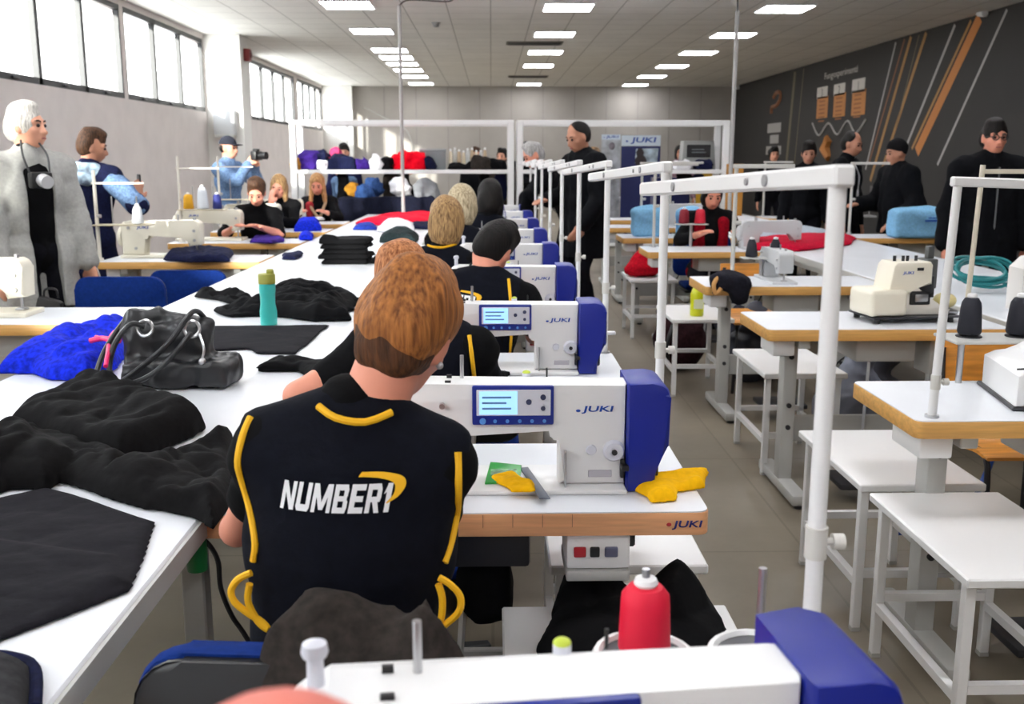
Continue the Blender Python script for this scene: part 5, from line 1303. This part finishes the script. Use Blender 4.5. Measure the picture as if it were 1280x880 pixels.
# ------------------------------------------------------------------ right hand tables and their machines
rt = [(2.18, 2.6, 'nearest right side table with wood edge and slanting thread stand'), (2.18, 4.08, 'second right side table with the buttonhole machine'), (2.22, 5.5, 'third right side table with dark cloth on its corner'), (2.22, 7.6, 'fourth right side table with red thread cones'),
      (2.2, 8.95, 'fifth right side table with light blue covers'), (2.2, 10.3, 'sixth right side table, far'), (2.2, 11.6, 'farthest right side table')]
RT = sewing_table(rt[0][2], (2.18, 2.6, 0), 0, OAK, 1.03, box=False, group='wood edged tables on the right')
for x, y, lab in rt[1:]: dup(RT, (x, y, 0), 0, lab)
RT.children[0]  # table parts stay with their table
for y, lab in ((8.9, 'wood edged table beyond the right long table, under the light blue bag'), (11.9, 'wood edged table by the black wall, farther of the two')): dup(RT, (4.3, y, 0), 0, lab)
S0 = bundle_stand('nearest white side stand on the right, cut by the photo edge', (1.125, 2.2, 0), .39, .63)
for x, y, lab in [(1.125, 2.9, 'second white side stand on the right, under the nearest wood edged table'), (1.262, 4.5, 'third white side stand on the right, below the buttonhole machine'), (1.118, 6.1, 'white side stand with the yellow bottle'), (1.14, 8.15, 'far white side stand with the red bag')]:
    dup(S0, (x, y, 0), 0, lab)
# nearest table: slanting stand, overlock, cones, wooden chair
thread_stand('white thread stand with a bar running out of the photo at the right', (1.21, 2.645, ZT), .64, (.9, .02, -.03), .012, .03, group=None, knob_z=(.1,), bolts=True)
t = thing('overlock_machine', 'white overlock machine at the right edge on the nearest right table', 'sewing machine', (1.475, 2.71, ZT), -.19)
pr = [(0, .01), (0, .10), (.03, .115), (.10, .12), (.14, .165), (.36, .17), (.38, .15), (.38, .01)]
MB().prism(pr, 0, .34, 'y', .012).build('body', WHITE, t)
MB().box((-.01, -.01, .0), (.39, .35, .012), .004, 1).build('base', DARKM, t)
MB().tube(smooth_line([(-.002, .01, .118), (.1, -.003, .125), (.14, -.004, .095), (.25, -.004, .08), (.37, -.004, .075)], 5), .003, 6).build('seam_line', DARKM, t)
b = MB()
for x in (.18, .23, .28, .33): b.lathe([(.001, .03), (.012, .03), (.014, .01), (.014, 0)], (x, .06, .169), 14)
b.each('tension_knob', STEEL, t)
MB().lathe([(.001, .03), (.06, .03), (.066, .02), (.066, 0)], seg=24, M=Matrix.Translation((.381, .14, .09)) @ Matrix.Rotation(math.pi / 2, 4, 'Y')).build('handwheel', GREYM, t)
t = thing('thread_shelf', 'grey spool shelf on posts behind the overlock machine at the right edge', 'thread stand', (1.45, 3.07, ZT))
MB().box((0, -.03, .128), (.62, .14, .138), .003, 1).build('shelf', GREYM, t)
b = MB()
for x in (.03, .59): b.cyl((x, .0, 0), (x, .0, .129), .010)
b.each('post', STEEL, t)
b = MB().cyl((.07, .075, .138), (.085, .075, .68), .008); b.bar((.085, .075, .66), (.6, .075, .66), .014); b.build('guide_pole', mat('pole_cream', (206, 198, 180), .4), t)
b = MB()
for x in (.08, .24, .42): b.lathe([(.04, 0), (.04, .004), (.012, .006)], (x, .06, .1382), 18)
b.each('spool_seat', DARKM, t)
BLK = mat('black_thread', (22, 24, 36), .7)
cone('black thread cone at the foot of the cream guide pole, right', (1.53, 3.13, ZT + .1445), BLK, .125, .037, .029, 'black thread cones at the right')
cone('black thread cone at the right edge of the photo', (1.69, 3.13, ZT + .1445), BLK, .125, .039, .030, 'black thread cones at the right')
def wood_chair(label, loc, rz):
    t = thing('wooden_chair', label, 'chair', loc, rz, 'plywood chairs')
    def sheet(f, n, hw, th, name):
        m = MB(); rows = []
        for i in range(n + 1):
            for_side = []
            p, q = f(i / n); rows.append((p, q))
        pts = [p for p, q in rows] + [q for p, q in rows][::-1]
        m.prism(pts, -hw, hw, 'x', .004); return m.build(name, PLY, t)
    sheet(lambda u: ((-.2 + .42 * u, .45 + .035 * (2 * u - 1) ** 2 - (.03 * max(0, u - .8) * 5)), (-.2 + .42 * u, .462 + .035 * (2 * u - 1) ** 2 - (.03 * max(0, u - .8) * 5))), 12, .2, .012, 'seat')
    sheet(lambda u: ((-.235 - .03 * u, .62 + .17 * u), (-.247 - .03 * u, .62 + .17 * u)), 4, .19, .012, 'backrest')
    for sx in (-1, 1):
        MB().tube(smooth_line([(sx * .19, .2, .008), (sx * .17, .17, .42), (sx * .16, .0, .445)], 5), .011, 8).build('leg', DARKM, t)
        MB().tube(smooth_line([(sx * .19, -.22, .008), (sx * .165, -.19, .44), (sx * .165, -.235, .62), (sx * .165, -.255, .765)], 5), .011, 8).build('leg', DARKM, t)
    return t
wc = wood_chair('orange plywood chair behind the nearest right table', (1.905, 3.50, 0), math.pi)
dup(wc, (1.72, 6.38, 0), math.pi, 'orange plywood chair behind the third right table')
# buttonhole machine
t = thing('buttonhole_machine', 'cream buttonhole machine with exposed head on the second right table', 'sewing machine', (1.70, 4.3, ZT), .12)
MB().box((-.08, -.10, .022), (.33, .14, .03), .004, 1).build('base_plate', DARKM, t)
b = MB()
for x in (-.05, .29):
    for y in (-.07, .11): b.cyl((x, y, 0.0005), (x, y, .024), .014, seg=12)
b.each('rubber_foot', BLACKP, t)
MB().box((-.09, -.09, .03), (.08, .12, .145), .02, 3).build('motor_cover', CREAM, t)
MB().prism([(0.0, .12), (.02, .245), (.035, .262), (.19, .262), (.2, .25), (.2, .165), (.13, .16), (.10, .12)], -.06, .09, 'y', .01).build('head', CREAM, t)
MB().prism([(.07, .03), (.07, .16), (.13, .165), (.165, .12), (.24, .07), (.30, .055), (.30, .03)], -.05, .08, 'y', .008).build('arm_bed', mat('pale_enamel', (226, 222, 212), .4), t)
MB().box((.105, -.056, .075), (.20, -.044, .135), .006).build('work_opening', BLACKP, t)
MB().box((.125, -.064, .09), (.185, -.055, .122), .004).build('clamp_plate', STEEL, t)
MB().box((.15, -.03, .12), (.23, .05, .2), .01).cyl((.235, .0, .1), (.235, 0, .17), .01).build('mechanism', DARKM, t)
MB().box((.195, -.02, .14), (.245, .07, .27), .006).box((.205, 0, .27), (.235, .03, .325), .004).build('rear_motor', mat('dark_grey_metal', (96, 98, 98), .4, .4), t)
MB().box((.25, -.05, .03), (.34, .06, .05), .006).build('work_arm', STEEL, t)
b = MB()
for x in (.05, .09, .11, .15): b.cyl((x, .0, .26), (x, .0, .285), .007, seg=10)
b.each('thread_guide', DARKM, t)
link('printed_writing', text_mesh('JUKI', .016, .0006, .12, .02, fit=.05), LOGO, t, (.085, -.0612, .215), (math.pi / 2, 0, 0))
MB().box((.125, -.0615, .225), (.155, -.0602, .238)).build('warning_plate', BLACKP, t)
MB().ball((.30, .0, .085), (.05, .05, .035)).build('work_lamp', mat('straw_plastic', (214, 200, 140), .4), t)
t = thing('air_gun', 'pale spotted machine head on the right long table at the photo edge', 'sewing machine', (2.45, 4.55, ZT))
t.name = 'eyelet_machine'
MB().prism([(0, .0), (0, .2), (.05, .25), (.14, .25), (.16, .2), (.16, .1), (.3, .09), (.3, 0)], 0, .14, 'y', .015).build('body', mat('pale_enamel2', (222, 220, 216), .4), t)
b = MB()
for x, z in ((.04, .2), (.1, .21), (.06, .14), (.11, .13)): b.cyl((x, .001, z), (x, -.008, z), .012, seg=12)
b.each('screw', DARKM, t); MB().cyl((.08, .06, .25), (.08, .06, .29), .012).build('thread_guide', STEEL, t)
TEAL = mat('teal_cable', (24, 120, 124), .4)
m = MB(); c0 = Vector((2.62, 5.3, ZT)); t = thing('cable_coil', 'coiled teal air hose on the right long table', 'cable', c0)
rnd = random.Random(4); pts = []
for k in range(5 * 14): a = k * 2 * math.pi / 14; r = .13 + .025 * math.sin(k * .7); pts.append((r * 1.1 * math.cos(a), r * .8 * math.sin(a), .012 + .012 * (k / 14) + .006 * math.sin(a * 3)))
pts += [(.2, .1, .02), (.3, .0, .01), (.32, -.1, .009)]
m.tube([Matrix.Rotation(.55, 4, 'X') @ Vector(p) + Vector((0, 0, .075)) for p in smooth_line(pts[:-3], 2)] , .009, 8).tube(smooth_line([(.14, .06, .06), (.2, .05, .012), (.3, .0, .01), (.42, -.1, .01)], 5), .009, 8).build('hose', TEAL, t)
# third table machine, thread cones, cloth on the corner
rm = classic_machine('pale sewing machine with a white disc on the third right table', (1.70, 5.96, ZT), math.pi * .5, mat('grey_enamel', (196, 198, 200), .4), s=.8, logo=False)
dup(rm, (1.98, 7.92, ZT), math.pi, 'light grey sewing machine under the red cones, fourth right table').scale = (.95,) * 3
dup(rm, (1.8, 10.6, ZT), math.pi, 'grey sewing machine on the sixth right table, far').scale = (1, 1, 1)
dup(rm, (4.1, 12.2, ZT), math.pi, 'white sewing machine by the black wall behind the long table').scale = (1.1, 1.1, 1.1)
dup(rm, (3.72, 9.2, ZT), math.pi, 'white sewing machine beside the light blue bag').scale = (.7, .7, .7)
def small_stand(label, loc, xs, h=.16):
    t = thing('spool_stand', label, 'thread stand', loc)
    MB().box((min(xs) - .06, -.05, h), (max(xs) + .06, .05, h + .008), .003, 1).build('shelf', GREYM, t)
    MB().cyl((sum(xs) / len(xs), 0.03, 0), (sum(xs) / len(xs), .03, h), .012).build('post', STEEL, t)
    return t
small_stand('spool shelf with two dark cones on the third right table', (1.6, 5.86, ZT), (-.07, .07), .12)
for x, q in ((-.07, 'left'), (.07, 'right')): cone('dark thread cone, %s of the pair on the third right table' % q, (1.6 + x, 5.86, ZT + .1285), BLK, .11, .036, .022, 'dark cones of the third right table')
small_stand('spool shelf with two red cones on the fourth right table', (1.6, 8.0, ZT), (-.065, .065), .18)
for x, q in ((-.065, 'left'), (.065, 'right')): cone('red thread cone, %s of the pair on the fourth right table' % q, (1.6 + x, 8.0, ZT + .1885), mat('dark_red_thread' if x < 0 else 'crimson_thread', (130, 10, 34) if x < 0 else (206, 16, 48), .6), .12, .042, .034, 'red cones of the fourth right table')
o = solid('cloth_bag', [E((0, 0, .0), (.10, .09, .06)), E((.07, -.02, -.05), (.06, .07, .08)), Cp((-.06, -.03, .0), (-.08, -.06, -.06), .03, .02)], cloth_mat('cap_cloth', (30, 30, 38)), None, .04, .008, noise=creases(.006, 36, 5), pad=.008, loc=(1.31, 5.52, ZT + .03))
tag(o, 'black cloth bag hanging over the corner of the third right table', 'bag')
MB().tube(smooth_line([(-.06, -.05, .03), (-.09, -.08, -.01), (-.08, -.09, -.06), (-.05, -.09, -.03)], 5), .012, 8).build('tan_strap', mat('tan_strap', (190, 140, 80), .7), o)
# yellow bottle, red bag, floor bags
t = thing('spray_bottle', 'yellow green bottle standing on a white side stand', 'bottle', (1.30, 6.25, .5))
MB().lathe([(.001, .001), (.04, .001), (.043, .01), (.043, .14), (.03, .175), (.018, .185), (.018, .2)], seg=24).build('bottle', mat('lime_bottle', (206, 210, 20), .3), t)
MB().lathe([(.02, .196), (.02, .225), (.012, .235), (.001, .236)], seg=18).build('cap', mat('pale_cap', (214, 222, 190), .4), t)
MB().box((-.03, -.0445, .05), (.03, -.040, .11), .004).build('printed_label', mat('label_white', (232, 236, 200), .5), t)
o = solid('red_bag', [E((0, 0, .09), (.15, .13, .10)), E((.02, 0, .16), (.09, .08, .08)), E((-.08, 0, .06), (.10, .1, .06))], cloth_mat('red_bag_cloth', (178, 14, 34), .15), None, .05, .012, cuts=[((0, 0, .001), (0, 0, -1))], noise=creases(.010, 22, 8), pad=.012, loc=(1.30, 8.42, .5)); tag(o, 'red cloth bag heaped on the far white side stand', 'bag')
o = solid('backpack', [E((0, 0, .2), (.19, .13, .21)), E((0, -.09, .14), (.13, .07, .13)), Cp((-.08, .06, .36), (.08, .06, .36), .03)], cloth_mat('maroon_black', (44, 24, 28), .2), None, .05, .012, cuts=[((0, 0, .001), (0, 0, -1))], noise=creases(.006, 26, 2), pad=.008, loc=(1.34, 7.0, 0)); tag(o, 'dark maroon backpack on the floor behind the stand with the yellow bottle', 'backpack')
MB().tube(smooth_line([(-.07, -.10, .33), (-.12, -.17, .2), (-.1, -.14, .05)], 5), .015, 8).build('strap', BLACKP, o)
for x, y, s_, c, lab in [(1.85, 4.95, 1.0, (110, 114, 128), 'grey plastic bag on the floor under the second right table'), (2.05, 5.2, .9, (60, 60, 68), 'dark plastic bag behind the grey one under the right tables'), (1.75, 6.6, .9, (40, 42, 54), 'dark bundle on the floor under the third right table'), (2.0, 8.0, 1.0, (36, 40, 60), 'dark blue bundle on the floor under the fourth right table')]:
    o = solid('plastic_bag', [E((0, 0, .2 * s_), (.2 * s_, .16 * s_, .22 * s_)), E((.1, .05, .14), (.16, .14, .15)), Cp((-.02, 0, .4 * s_), (.03, 0, .5 * s_), .06, .09)], mat('bag_%d' % c[0], c, .5), None, .05, .014, cuts=[((0, 0, .001), (0, 0, -1))], noise=creases(.012, 24, c[0]), pad=.014, loc=(x, y, 0)); tag(o, lab, 'bag')
tag(MB().tube(smooth_line([(1.55, 3.75, .012), (1.7, 3.7, .05), (1.95, 3.85, .1), (2.1, 3.95, .4), (2.15, 4.1, .7)], 6), .012, 8).build('air_hose', mat('blue_hose', (24, 70, 150), .4)), 'blue air hose curving under the right tables', 'hose')
# red fabric on the long table, light blue bag, covers
def DZ(name, label, px, h, e, m, **k): return drape(name, [(P2(px), h, e)], ZT + .001, m, label=label, cat='fabric', **k)
DZ('red_fabric', 'red fabric laid across the right long table', [(932, 314), (940, 303), (1010, 298), (1072, 300), (1062, 307), (1000, 315)], .06, .15, cloth_mat('crimson_fabric', (184, 14, 48), .1), res=.02, amp=.008, freq=9, seed=4)
DZ('white_fabric', 'pale grey fabric behind the red cloth on the right long table', [(940, 300), (946, 290), (1000, 286), (1040, 292), (1020, 297)], .06, .2, cloth_mat('pale_grey_fabric', (170, 180, 190), .05), res=.02, amp=.008, freq=9, seed=5)
SKY = cloth_mat('sky_blue_cover', (128, 180, 216), .06)
def cover(name, label, cat, loc, w, d, h, lettering=None):
    t = thing(name, label, cat, loc)
    solid('cover', [B((0, 0, h * .46), (w / 2, d / 2, h * .46), .03), E((-w * .1, 0, h * .8), (w * .36, d * .45, h * .2)), E((w * .2, 0, h * .78), (w * .25, d * .42, h * .17))], SKY, t, .05, .014, cuts=[((0, 0, .001), (0, 0, -1))], noise=creases(.006, 16, 6), pad=.008)
    if lettering: link('printed_writing', text_mesh(lettering, .04, .002, fit=w * .4), LOGO, t, (.03, -d / 2 - .012, h * .55), (math.pi / 2, 0, 0))
    return t
cover('blue_bag', 'light blue cover bag on the table beyond the right long table', 'bag', (3.9, 8.98, ZT), .60, .26, .27)
b = bpy.data.objects['blue_bag']
sm = MB(); sm.box((-.06, -.147, .15), (.18, -.1405, .165)).box((-.03, -.147, .178), (.1, -.1405, .186)); sm.each('printed_line', LOGO, b)
cover('machine_cover', 'light blue machine cover, larger one on the fifth right table', 'cover', (1.45, 9.2, ZT), .32, .24, .27)
cover('machine_cover', 'light blue machine cover, smaller one right of the thread stand', 'cover', (1.83, 9.22, ZT), .24, .22, .26)
# frames of the farther thread stands on the right
def frame_stand(label, loc, h, w, r=.012):
    t = thing('thread_stand', label, 'thread stand', loc)
    MB().cyl((0, 0, .0005), (0, 0, h), r).build('pole', mat('stand_grey', (196, 194, 188), .4), t)
    MB().bar((-.02, 0, h), (w, 0, h), .024, .024, .003).build('arm', MATS['stand_grey'], t)
    MB().cyl((0, 0, .001), (0, 0, .02), .022).build('clamp', STEEL, t)
    MB().cyl((0, 0, h * .5), (.04, 0, h * .5), .012, seg=10).build('knob', MATS['stand_grey'], t)
    return t
fs = frame_stand('grey thread stand with long arm on the third right table', (1.43, 5.9, ZT), .655, .34)
for x, y, lab in [(1.30, 8.02, 'grey thread stand on the fourth right table'), (1.40, 9.4, 'grey thread stand on the fifth right table'), (1.9, 10.7, 'grey thread stand on the sixth right table'), (3.35, 9.35, 'grey thread stand on the table with the light blue bag'), (3.33, 12.3, 'grey thread stand on the farther table by the black wall')]: dup(fs, (x, y, ZT), 0, lab)
# ------------------------------------------------------------------ the white rack across the hall and what lies on it
YR = 13.2
def rack(label, x0, x1):
    t = thing('garment_rack', label, 'rack', (x0, YR, 0)); W = x1 - x0
    for x in (.045, W - .045):
        for y in (.04, .56): MB().box((x - .04, y - .04, 0), (x + .04, y + .04, 1.965), .005, 1).build('post', WHITE, t)
    for y in (.04, .56): MB().box((.086, y - .035, 1.90), (W - .086, y + .035, 1.965), .004, 1).build('top_bar', WHITE, t)
    MB().box((.086, .0, 1.285), (W - .086, .6, 1.335), .004, 1).build('shelf', WHITE, t)
    for x in (.045, W - .045): MB().box((x - .02, .081, 1.91), (x + .02, .519, 1.95)).box((x - .02, .081, 1.29), (x + .02, .519, 1.33)).build('side_bar', WHITE, t)
    MB().box((.086, .54, .3), (W - .086, .58, .34)).build('brace', WHITE, t)
    return t
rack('white tubular rack with garments on its shelf, left of the centre post', -2.60, .30)
rack('white tubular rack with a monitor on its shelf, right of the centre post', .33, 3.10)
ZS = 1.3352
def heap(name, label, cat, x0, x1, ytop, m, seed=1, Y=YR + .28, d=.2, z0=ZS):
    a, b = aty(x0, ytop, Y), aty(x1, ytop, Y); w_, h = (b.x - a.x) / 2, max(.06, a.z - z0)
    o = solid(name, [B((0, 0, h * .36), (w_ * .95, d, h * .46), min(.05, h * .3)), E((-w_ * .3, 0, h * .6), (w_ * .5, d * .7, h * .4)), E((w_ * .35, 0, h * .5), (w_ * .5, d * .7, h * .4))], m, None, .05, .018, cuts=[((0, 0, .0006), (0, 0, -1))], noise=creases(.024, 20, seed), pad=.03, loc=((a.x + b.x) / 2, Y, z0))
    return tag(o, label, cat)
MUST = cloth_mat('mustard_cloth', (170, 120, 40), .1)
heap('folded_clothes', 'small mustard cloth at the left end of the rack shelf', 'clothes', 369, 379, 197, MUST, 1)
heap('folded_clothes', 'violet navy clothes heap, leftmost large heap on the rack shelf', 'clothes', 374, 398, 188, PURP, 2)
heap('folded_clothes', 'navy clothes heap second from the left on the rack shelf', 'clothes', 388, 412, 188, NAVYC, 3, Y=YR + .42)
heap('folded_clothes', 'white clothes in front of the navy heaps on the rack shelf', 'clothes', 394, 410, 199, WHITEF, 4, Y=YR + .12, d=.1)
heap('folded_clothes', 'dark navy clothes heap in the middle of the left rack shelf', 'clothes', 411, 446, 194, NAVYC, 5)
heap('folded_clothes', 'red and pink clothes poking up behind the dark navy heap', 'clothes', 412, 427, 187, cloth_mat('pink_red', (180, 60, 100), .3), 6, Y=YR + .47, d=.1)
heap('folded_clothes', 'bright violet clothes on the rack shelf left of the white bundle', 'clothes', 445, 462, 200, PURP, 7)
heap('folded_clothes', 'white bundle left of the red heap on the rack shelf', 'clothes', 463, 478, 194, WHITEF, 8)
heap('folded_clothes', 'black clothes touching the red heap on its left', 'clothes', 478, 492, 196, KNIT, 9)
heap('folded_clothes', 'bright red heap of clothes on the rack shelf', 'clothes', 490, 533, 189, cloth_mat('scarlet_cloth', (236, 6, 36), .05), 10)
heap('folded_clothes', 'navy clothes right of the red heap', 'clothes', 532, 544, 196, NAVYC, 11)
p = aty(541, 186, YR + .45); t = thing('storage_box', 'grey box on the rack shelf right of the red heap', 'box', (p.x, YR + .42, ZS)); bh = p.z - ZS
MB().box((-.17, -.13, 0.0005), (.17, .13, bh - .03), .008).build('box', mat('box_grey', (128, 134, 136), .6), t); MB().box((-.178, -.138, bh - .03), (.178, .138, bh), .008).build('lid', mat('box_lid_grey', (150, 156, 158), .6), t)
CRE = mat('cream_thread', (226, 214, 190), .7); ICE = mat('ice_thread', (206, 208, 206), .7); BEI = mat('beige_thread', (190, 168, 140), .7)
for k in range(9):
    px = 563 + 5.4 * k; q = aty(px, 184, YR + .40)
    cone('tall %s thread cone on the rack shelf, %s from the left' % (['cream', 'pale', 'beige'][k % 3], ORD[k]), (q.x, YR + .40 + .07 * (k % 2), ZS), (CRE, ICE, BEI)[k % 3], .25 + .02 * math.sin(k * 1.7), .028, .022, 'row of tall thread cones on the rack')
heap('folded_clothes', 'low black clothes before the thread cones on the rack shelf', 'clothes', 560, 590, 205, KNIT, 12, Y=YR + .14, d=.1)
heap('folded_clothes', 'black clothes heap with white strip near the centre post', 'clothes', 588, 615, 197, BROWNF, 13, Y=YR + .16, d=.12)
heap('folded_clothes', 'black clothes heap against the centre post', 'clothes', 612, 634, 199, KNIT, 14, Y=YR + .2, d=.14)
# right shelf
heap('folded_clothes', 'black clothes at the left end of the right rack shelf', 'clothes', 648, 672, 200, KNIT, 15)
heap('folded_clothes', 'navy clothes on the right rack shelf before the coat', 'clothes', 690, 712, 202, NAVYC, 16)
heap('folded_clothes', 'white clothes at the right of the rack shelf under the monitor', 'clothes', 842, 866, 200, WHITEF, 17, Y=YR + .12, d=.1)
heap('folded_clothes', 'navy clothes right of the white ones under the monitor', 'clothes', 868, 892, 201, NAVYC, 18, Y=YR + .12, d=.1)
a = aty(849, 200, YR + .42); b = aty(893, 176, YR + .42)
t = thing('display_case', 'grey copier like box with dark screen above the right rack shelf', 'machine', ((a.x + b.x) / 2, YR + .42, ZS)); w2 = (b.x - a.x) / 2; hh_ = b.z - ZS
MB().prism([(-w2, 0.0005), (-w2 * .86, hh_), (w2 * .86, hh_), (w2, 0.0005)], -.13, .13, 'y', .01).build('case', mat('case_grey', (140, 142, 140), .5), t)
MB().box((-w2 * .68, -.136, hh_ * .42), (w2 * .68, -.129, hh_ * .86), .002, 1).build('screen', BLACKP, t)
sm = MB()
for k in range(2): sm.box((-w2 * .4, -.138, hh_ * (.58 + .1 * k)), (w2 * (.4 - .1 * k), -.1355, hh_ * (.61 + .1 * k)))
sm.each('screen_text', mat('screen_grey', (110, 116, 120), .5), t)
# banners
def banner(label, px0, px1, pyt, Y, dark, txt):
    a, b = aty(px0, pyt, Y), aty(px1, pyt, Y); W = (b.x - a.x); H_ = a.z
    t = thing('roll_up_banner', label, 'banner', ((a.x + b.x) / 2, Y, 0))
    hh = W * .27
    MB().box((-W / 2, -.004, H_ - hh), (W / 2, .004, H_)).build('head_panel', mat('banner_white', (214, 226, 238), .5), t)
    link('printed_writing', text_mesh('JUKI', hh * .62, .002, .12, .02, fit=W * .66), LOGO, t, (W * .06, -.0045, H_ - hh / 2), (math.pi / 2, 0, 0))
    MB().ball((-W * .36, -.005, H_ - hh * .55), (W * .03, .002, W * .025)).build('printed_mark', LOGO, t)
    MB().box((-W / 2, -.004, .06), (W / 2, .004, H_ - hh)).build('picture_panel', mat('banner_navy', (26, 36, 92), .5) if dark else mat('banner_grey', (176, 180, 186), .5, 0, .2, 6), t)
    if dark:
        MB().prism([(-W * .15, H_ - hh * 2.6), (-W * .12, H_ - hh * 1.25), (W * .45, H_ - hh * 1.2), (W * .42, H_ - hh * 2.7)], -.006, -.0041, 'y').build('picture_light', mat('picture_pale', (170, 186, 206), .5, 0, .3, 5), t)
        MB().ball((-W * .02, -.006, H_ - hh * 1.65), (W * .1, .002, W * .13)).ball((-W * .0, -.006, H_ - hh * 2.4), (W * .15, .002, W * .16)).build('picture_figure', mat('picture_dark', (50, 42, 44), .5), t)
    else:
        MB().ball((W * .05, -.006, H_ - hh * 2.2), (W * .16, .002, W * .2)).build('picture_figure', mat('picture_mid', (120, 112, 120), .5, 0, .3, 8), t)
    MB().box((-W / 2 - .03, -.09, 0), (W / 2 + .03, .09, .06), .015).build('base', GREYM, t)
    MB().cyl((0, .02, .06), (0, .02, H_), .01, seg=8).build('pole', GREYM, t)
banner('white and grey upright banner behind the tall person in the long coat', 752, 776, 168, 17.0, False, 'JUKI')
banner('navy upright banner with white JUKI head panel right of the grey one', 777, 826, 169, 16.6, True, 'JUKI')
# boxes and tables beyond
def crate(label, loc, w, d, h, m):
    t = thing('carton', label, 'box', loc); MB().box((-w / 2, -d / 2, .0005), (w / 2, d / 2, h), .006, 1).build('carton', m, t)
    MB().box((-w / 2 - .001, -.03, h - .1), (w / 2 + .001, .03, h + .001)).build('tape', mat('tape_tan', (180, 150, 110), .4), t)
OCH = mat('ochre_board', (176, 120, 40), .6)
q = aty(919, 205, 12.6); crate('tall ochre carton right of the rack end', (q.x, 12.6, 0), .15, .3, q.z, OCH)
q = aty(884, 214, 14.3); crate('yellow carton under the right rack shelf', (q.x, 14.4, 0), .2, .3, q.z, mat('yellow_board', (206, 158, 30), .6))
q = aty(865, 222, 14.6); crate('dark navy carton left of the yellow one under the right rack shelf', (q.x - .3, 14.7, 0), .5, .4, q.z, NAVYP)
for x, lab in ((-1.7, 'far white table behind the rack, left'), (1.6, 'far white table behind the rack, right')):
    t = thing('far_table', lab, 'table', (x, 18.5, 0)); MB().box((-.9, -.35, .74), (.9, .35, .78), .004, 1).build('tabletop', LAM, t)
    for sx in (-.82, .82):
        for sy in (-.28, .28): MB().box((sx - .025, sy - .025, 0), (sx + .025, sy + .025, .74)).build('leg', GREYM, t)
# dark roll of cloth and black garments hanging under the shelf
t = thing('cloth_roll', 'long dark roll of cloth leaning under the rack shelf', 'fabric roll', aty(520, 240, 13.9))
MB().cyl((-.42, 0, .32), (.12, 0, -.12), .06, .055).build('roll', cloth_mat('roll_black', (34, 30, 34)), t); MB().cyl((.12, 0, -.12), (.16, 0, -.153), .025).build('core', mat('core_tan', (170, 140, 100), .7), t)
for k, (x0, x1, y1, m, lab) in enumerate([(423, 437, 262, KNIT, 'black garment hanging at the left under the rack shelf'), (480, 500, 262, BROWNF, 'brown black garment hanging under the rack shelf by the roll'), (600, 612, 250, KNIT, 'black garment hanging near the centre post under the shelf'), (618, 632, 248, NAVYC, 'navy garment hanging beside the centre post'), (846, 864, 232, KNIT, 'dark garment hanging under the right shelf'), (866, 880, 230, NAVYC, 'navy garment hanging under the right shelf')]):
    a, b = aty(x0, y1, YR + .3), aty(x1, y1, YR + .3); w_ = (b.x - a.x) / 2; h = 1.285 - a.z
    o = solid('hanging_garment', [B((0, 0, -h / 2), (w_, .07, h / 2), .04), E((0, 0, -h * .75), (w_ * 1.15, .09, h * .3))], m, None, .05, .016, cuts=[((0, 0, -.002), (0, 0, 1))], noise=creases(.012, 26, 40 + k, (2, 1, .3)), pad=.012, loc=((a.x + b.x) / 2, YR + .3, 1.285)); tag(o, lab, 'garment')

# dark covered bench and bundles in front of the rack
t = thing('covered_table', 'low table under a dark navy cover before the rack, beyond the red fabric', 'table', (-1.35, 12.99, 0))
solid('cover', [B((0, .02, .70), (.62, .11, .30), .03), B((0, .02, .3), (.60, .10, .3), .03)], cloth_mat('cover_navy', (18, 20, 34), .3), t, .03, .018, cuts=[((0, 0, .005), (0, 0, -1))], noise=creases(.014, 14, 5, (2, 1, .4)), pad=.015)
for k, (px, py, r_, m, lab) in enumerate([(455, 243, .13, JEANS, 'upper round blue denim bundle under the rack shelf'), (467, 262, .12, JEANS, 'lower round blue denim bundle under the rack shelf'), (441, 262, .09, MUST, 'small tan carton shaped bundle left of the denim bundles'), (500, 233, .12, WHITEF, 'white crumpled bundle under the rack shelf by the dark roll'), (532, 238, .16, mat('mesh_grey', (120, 122, 126), .8), 'grey bundle under the rack shelf right of the roll')]):
    p = aty(px, py, 13.05 + .12 * (k % 2)); zb = 1.001 if k in (1, 2) else p.z - r_
    if k == 0: zb = p.z - r_
    o = solid('denim_bundle' if k < 2 else 'cloth_bundle', [E((0, 0, r_), (r_, r_ * .8, r_)), E((r_ * .3, 0, r_ * .6), (r_ * .9, r_ * .7, r_ * .6))], m, None, .04, .016, noise=creases(.016, 26, 60 + k), pad=.02, loc=(p.x, p.y, zb)); tag(o, lab, 'bundle')
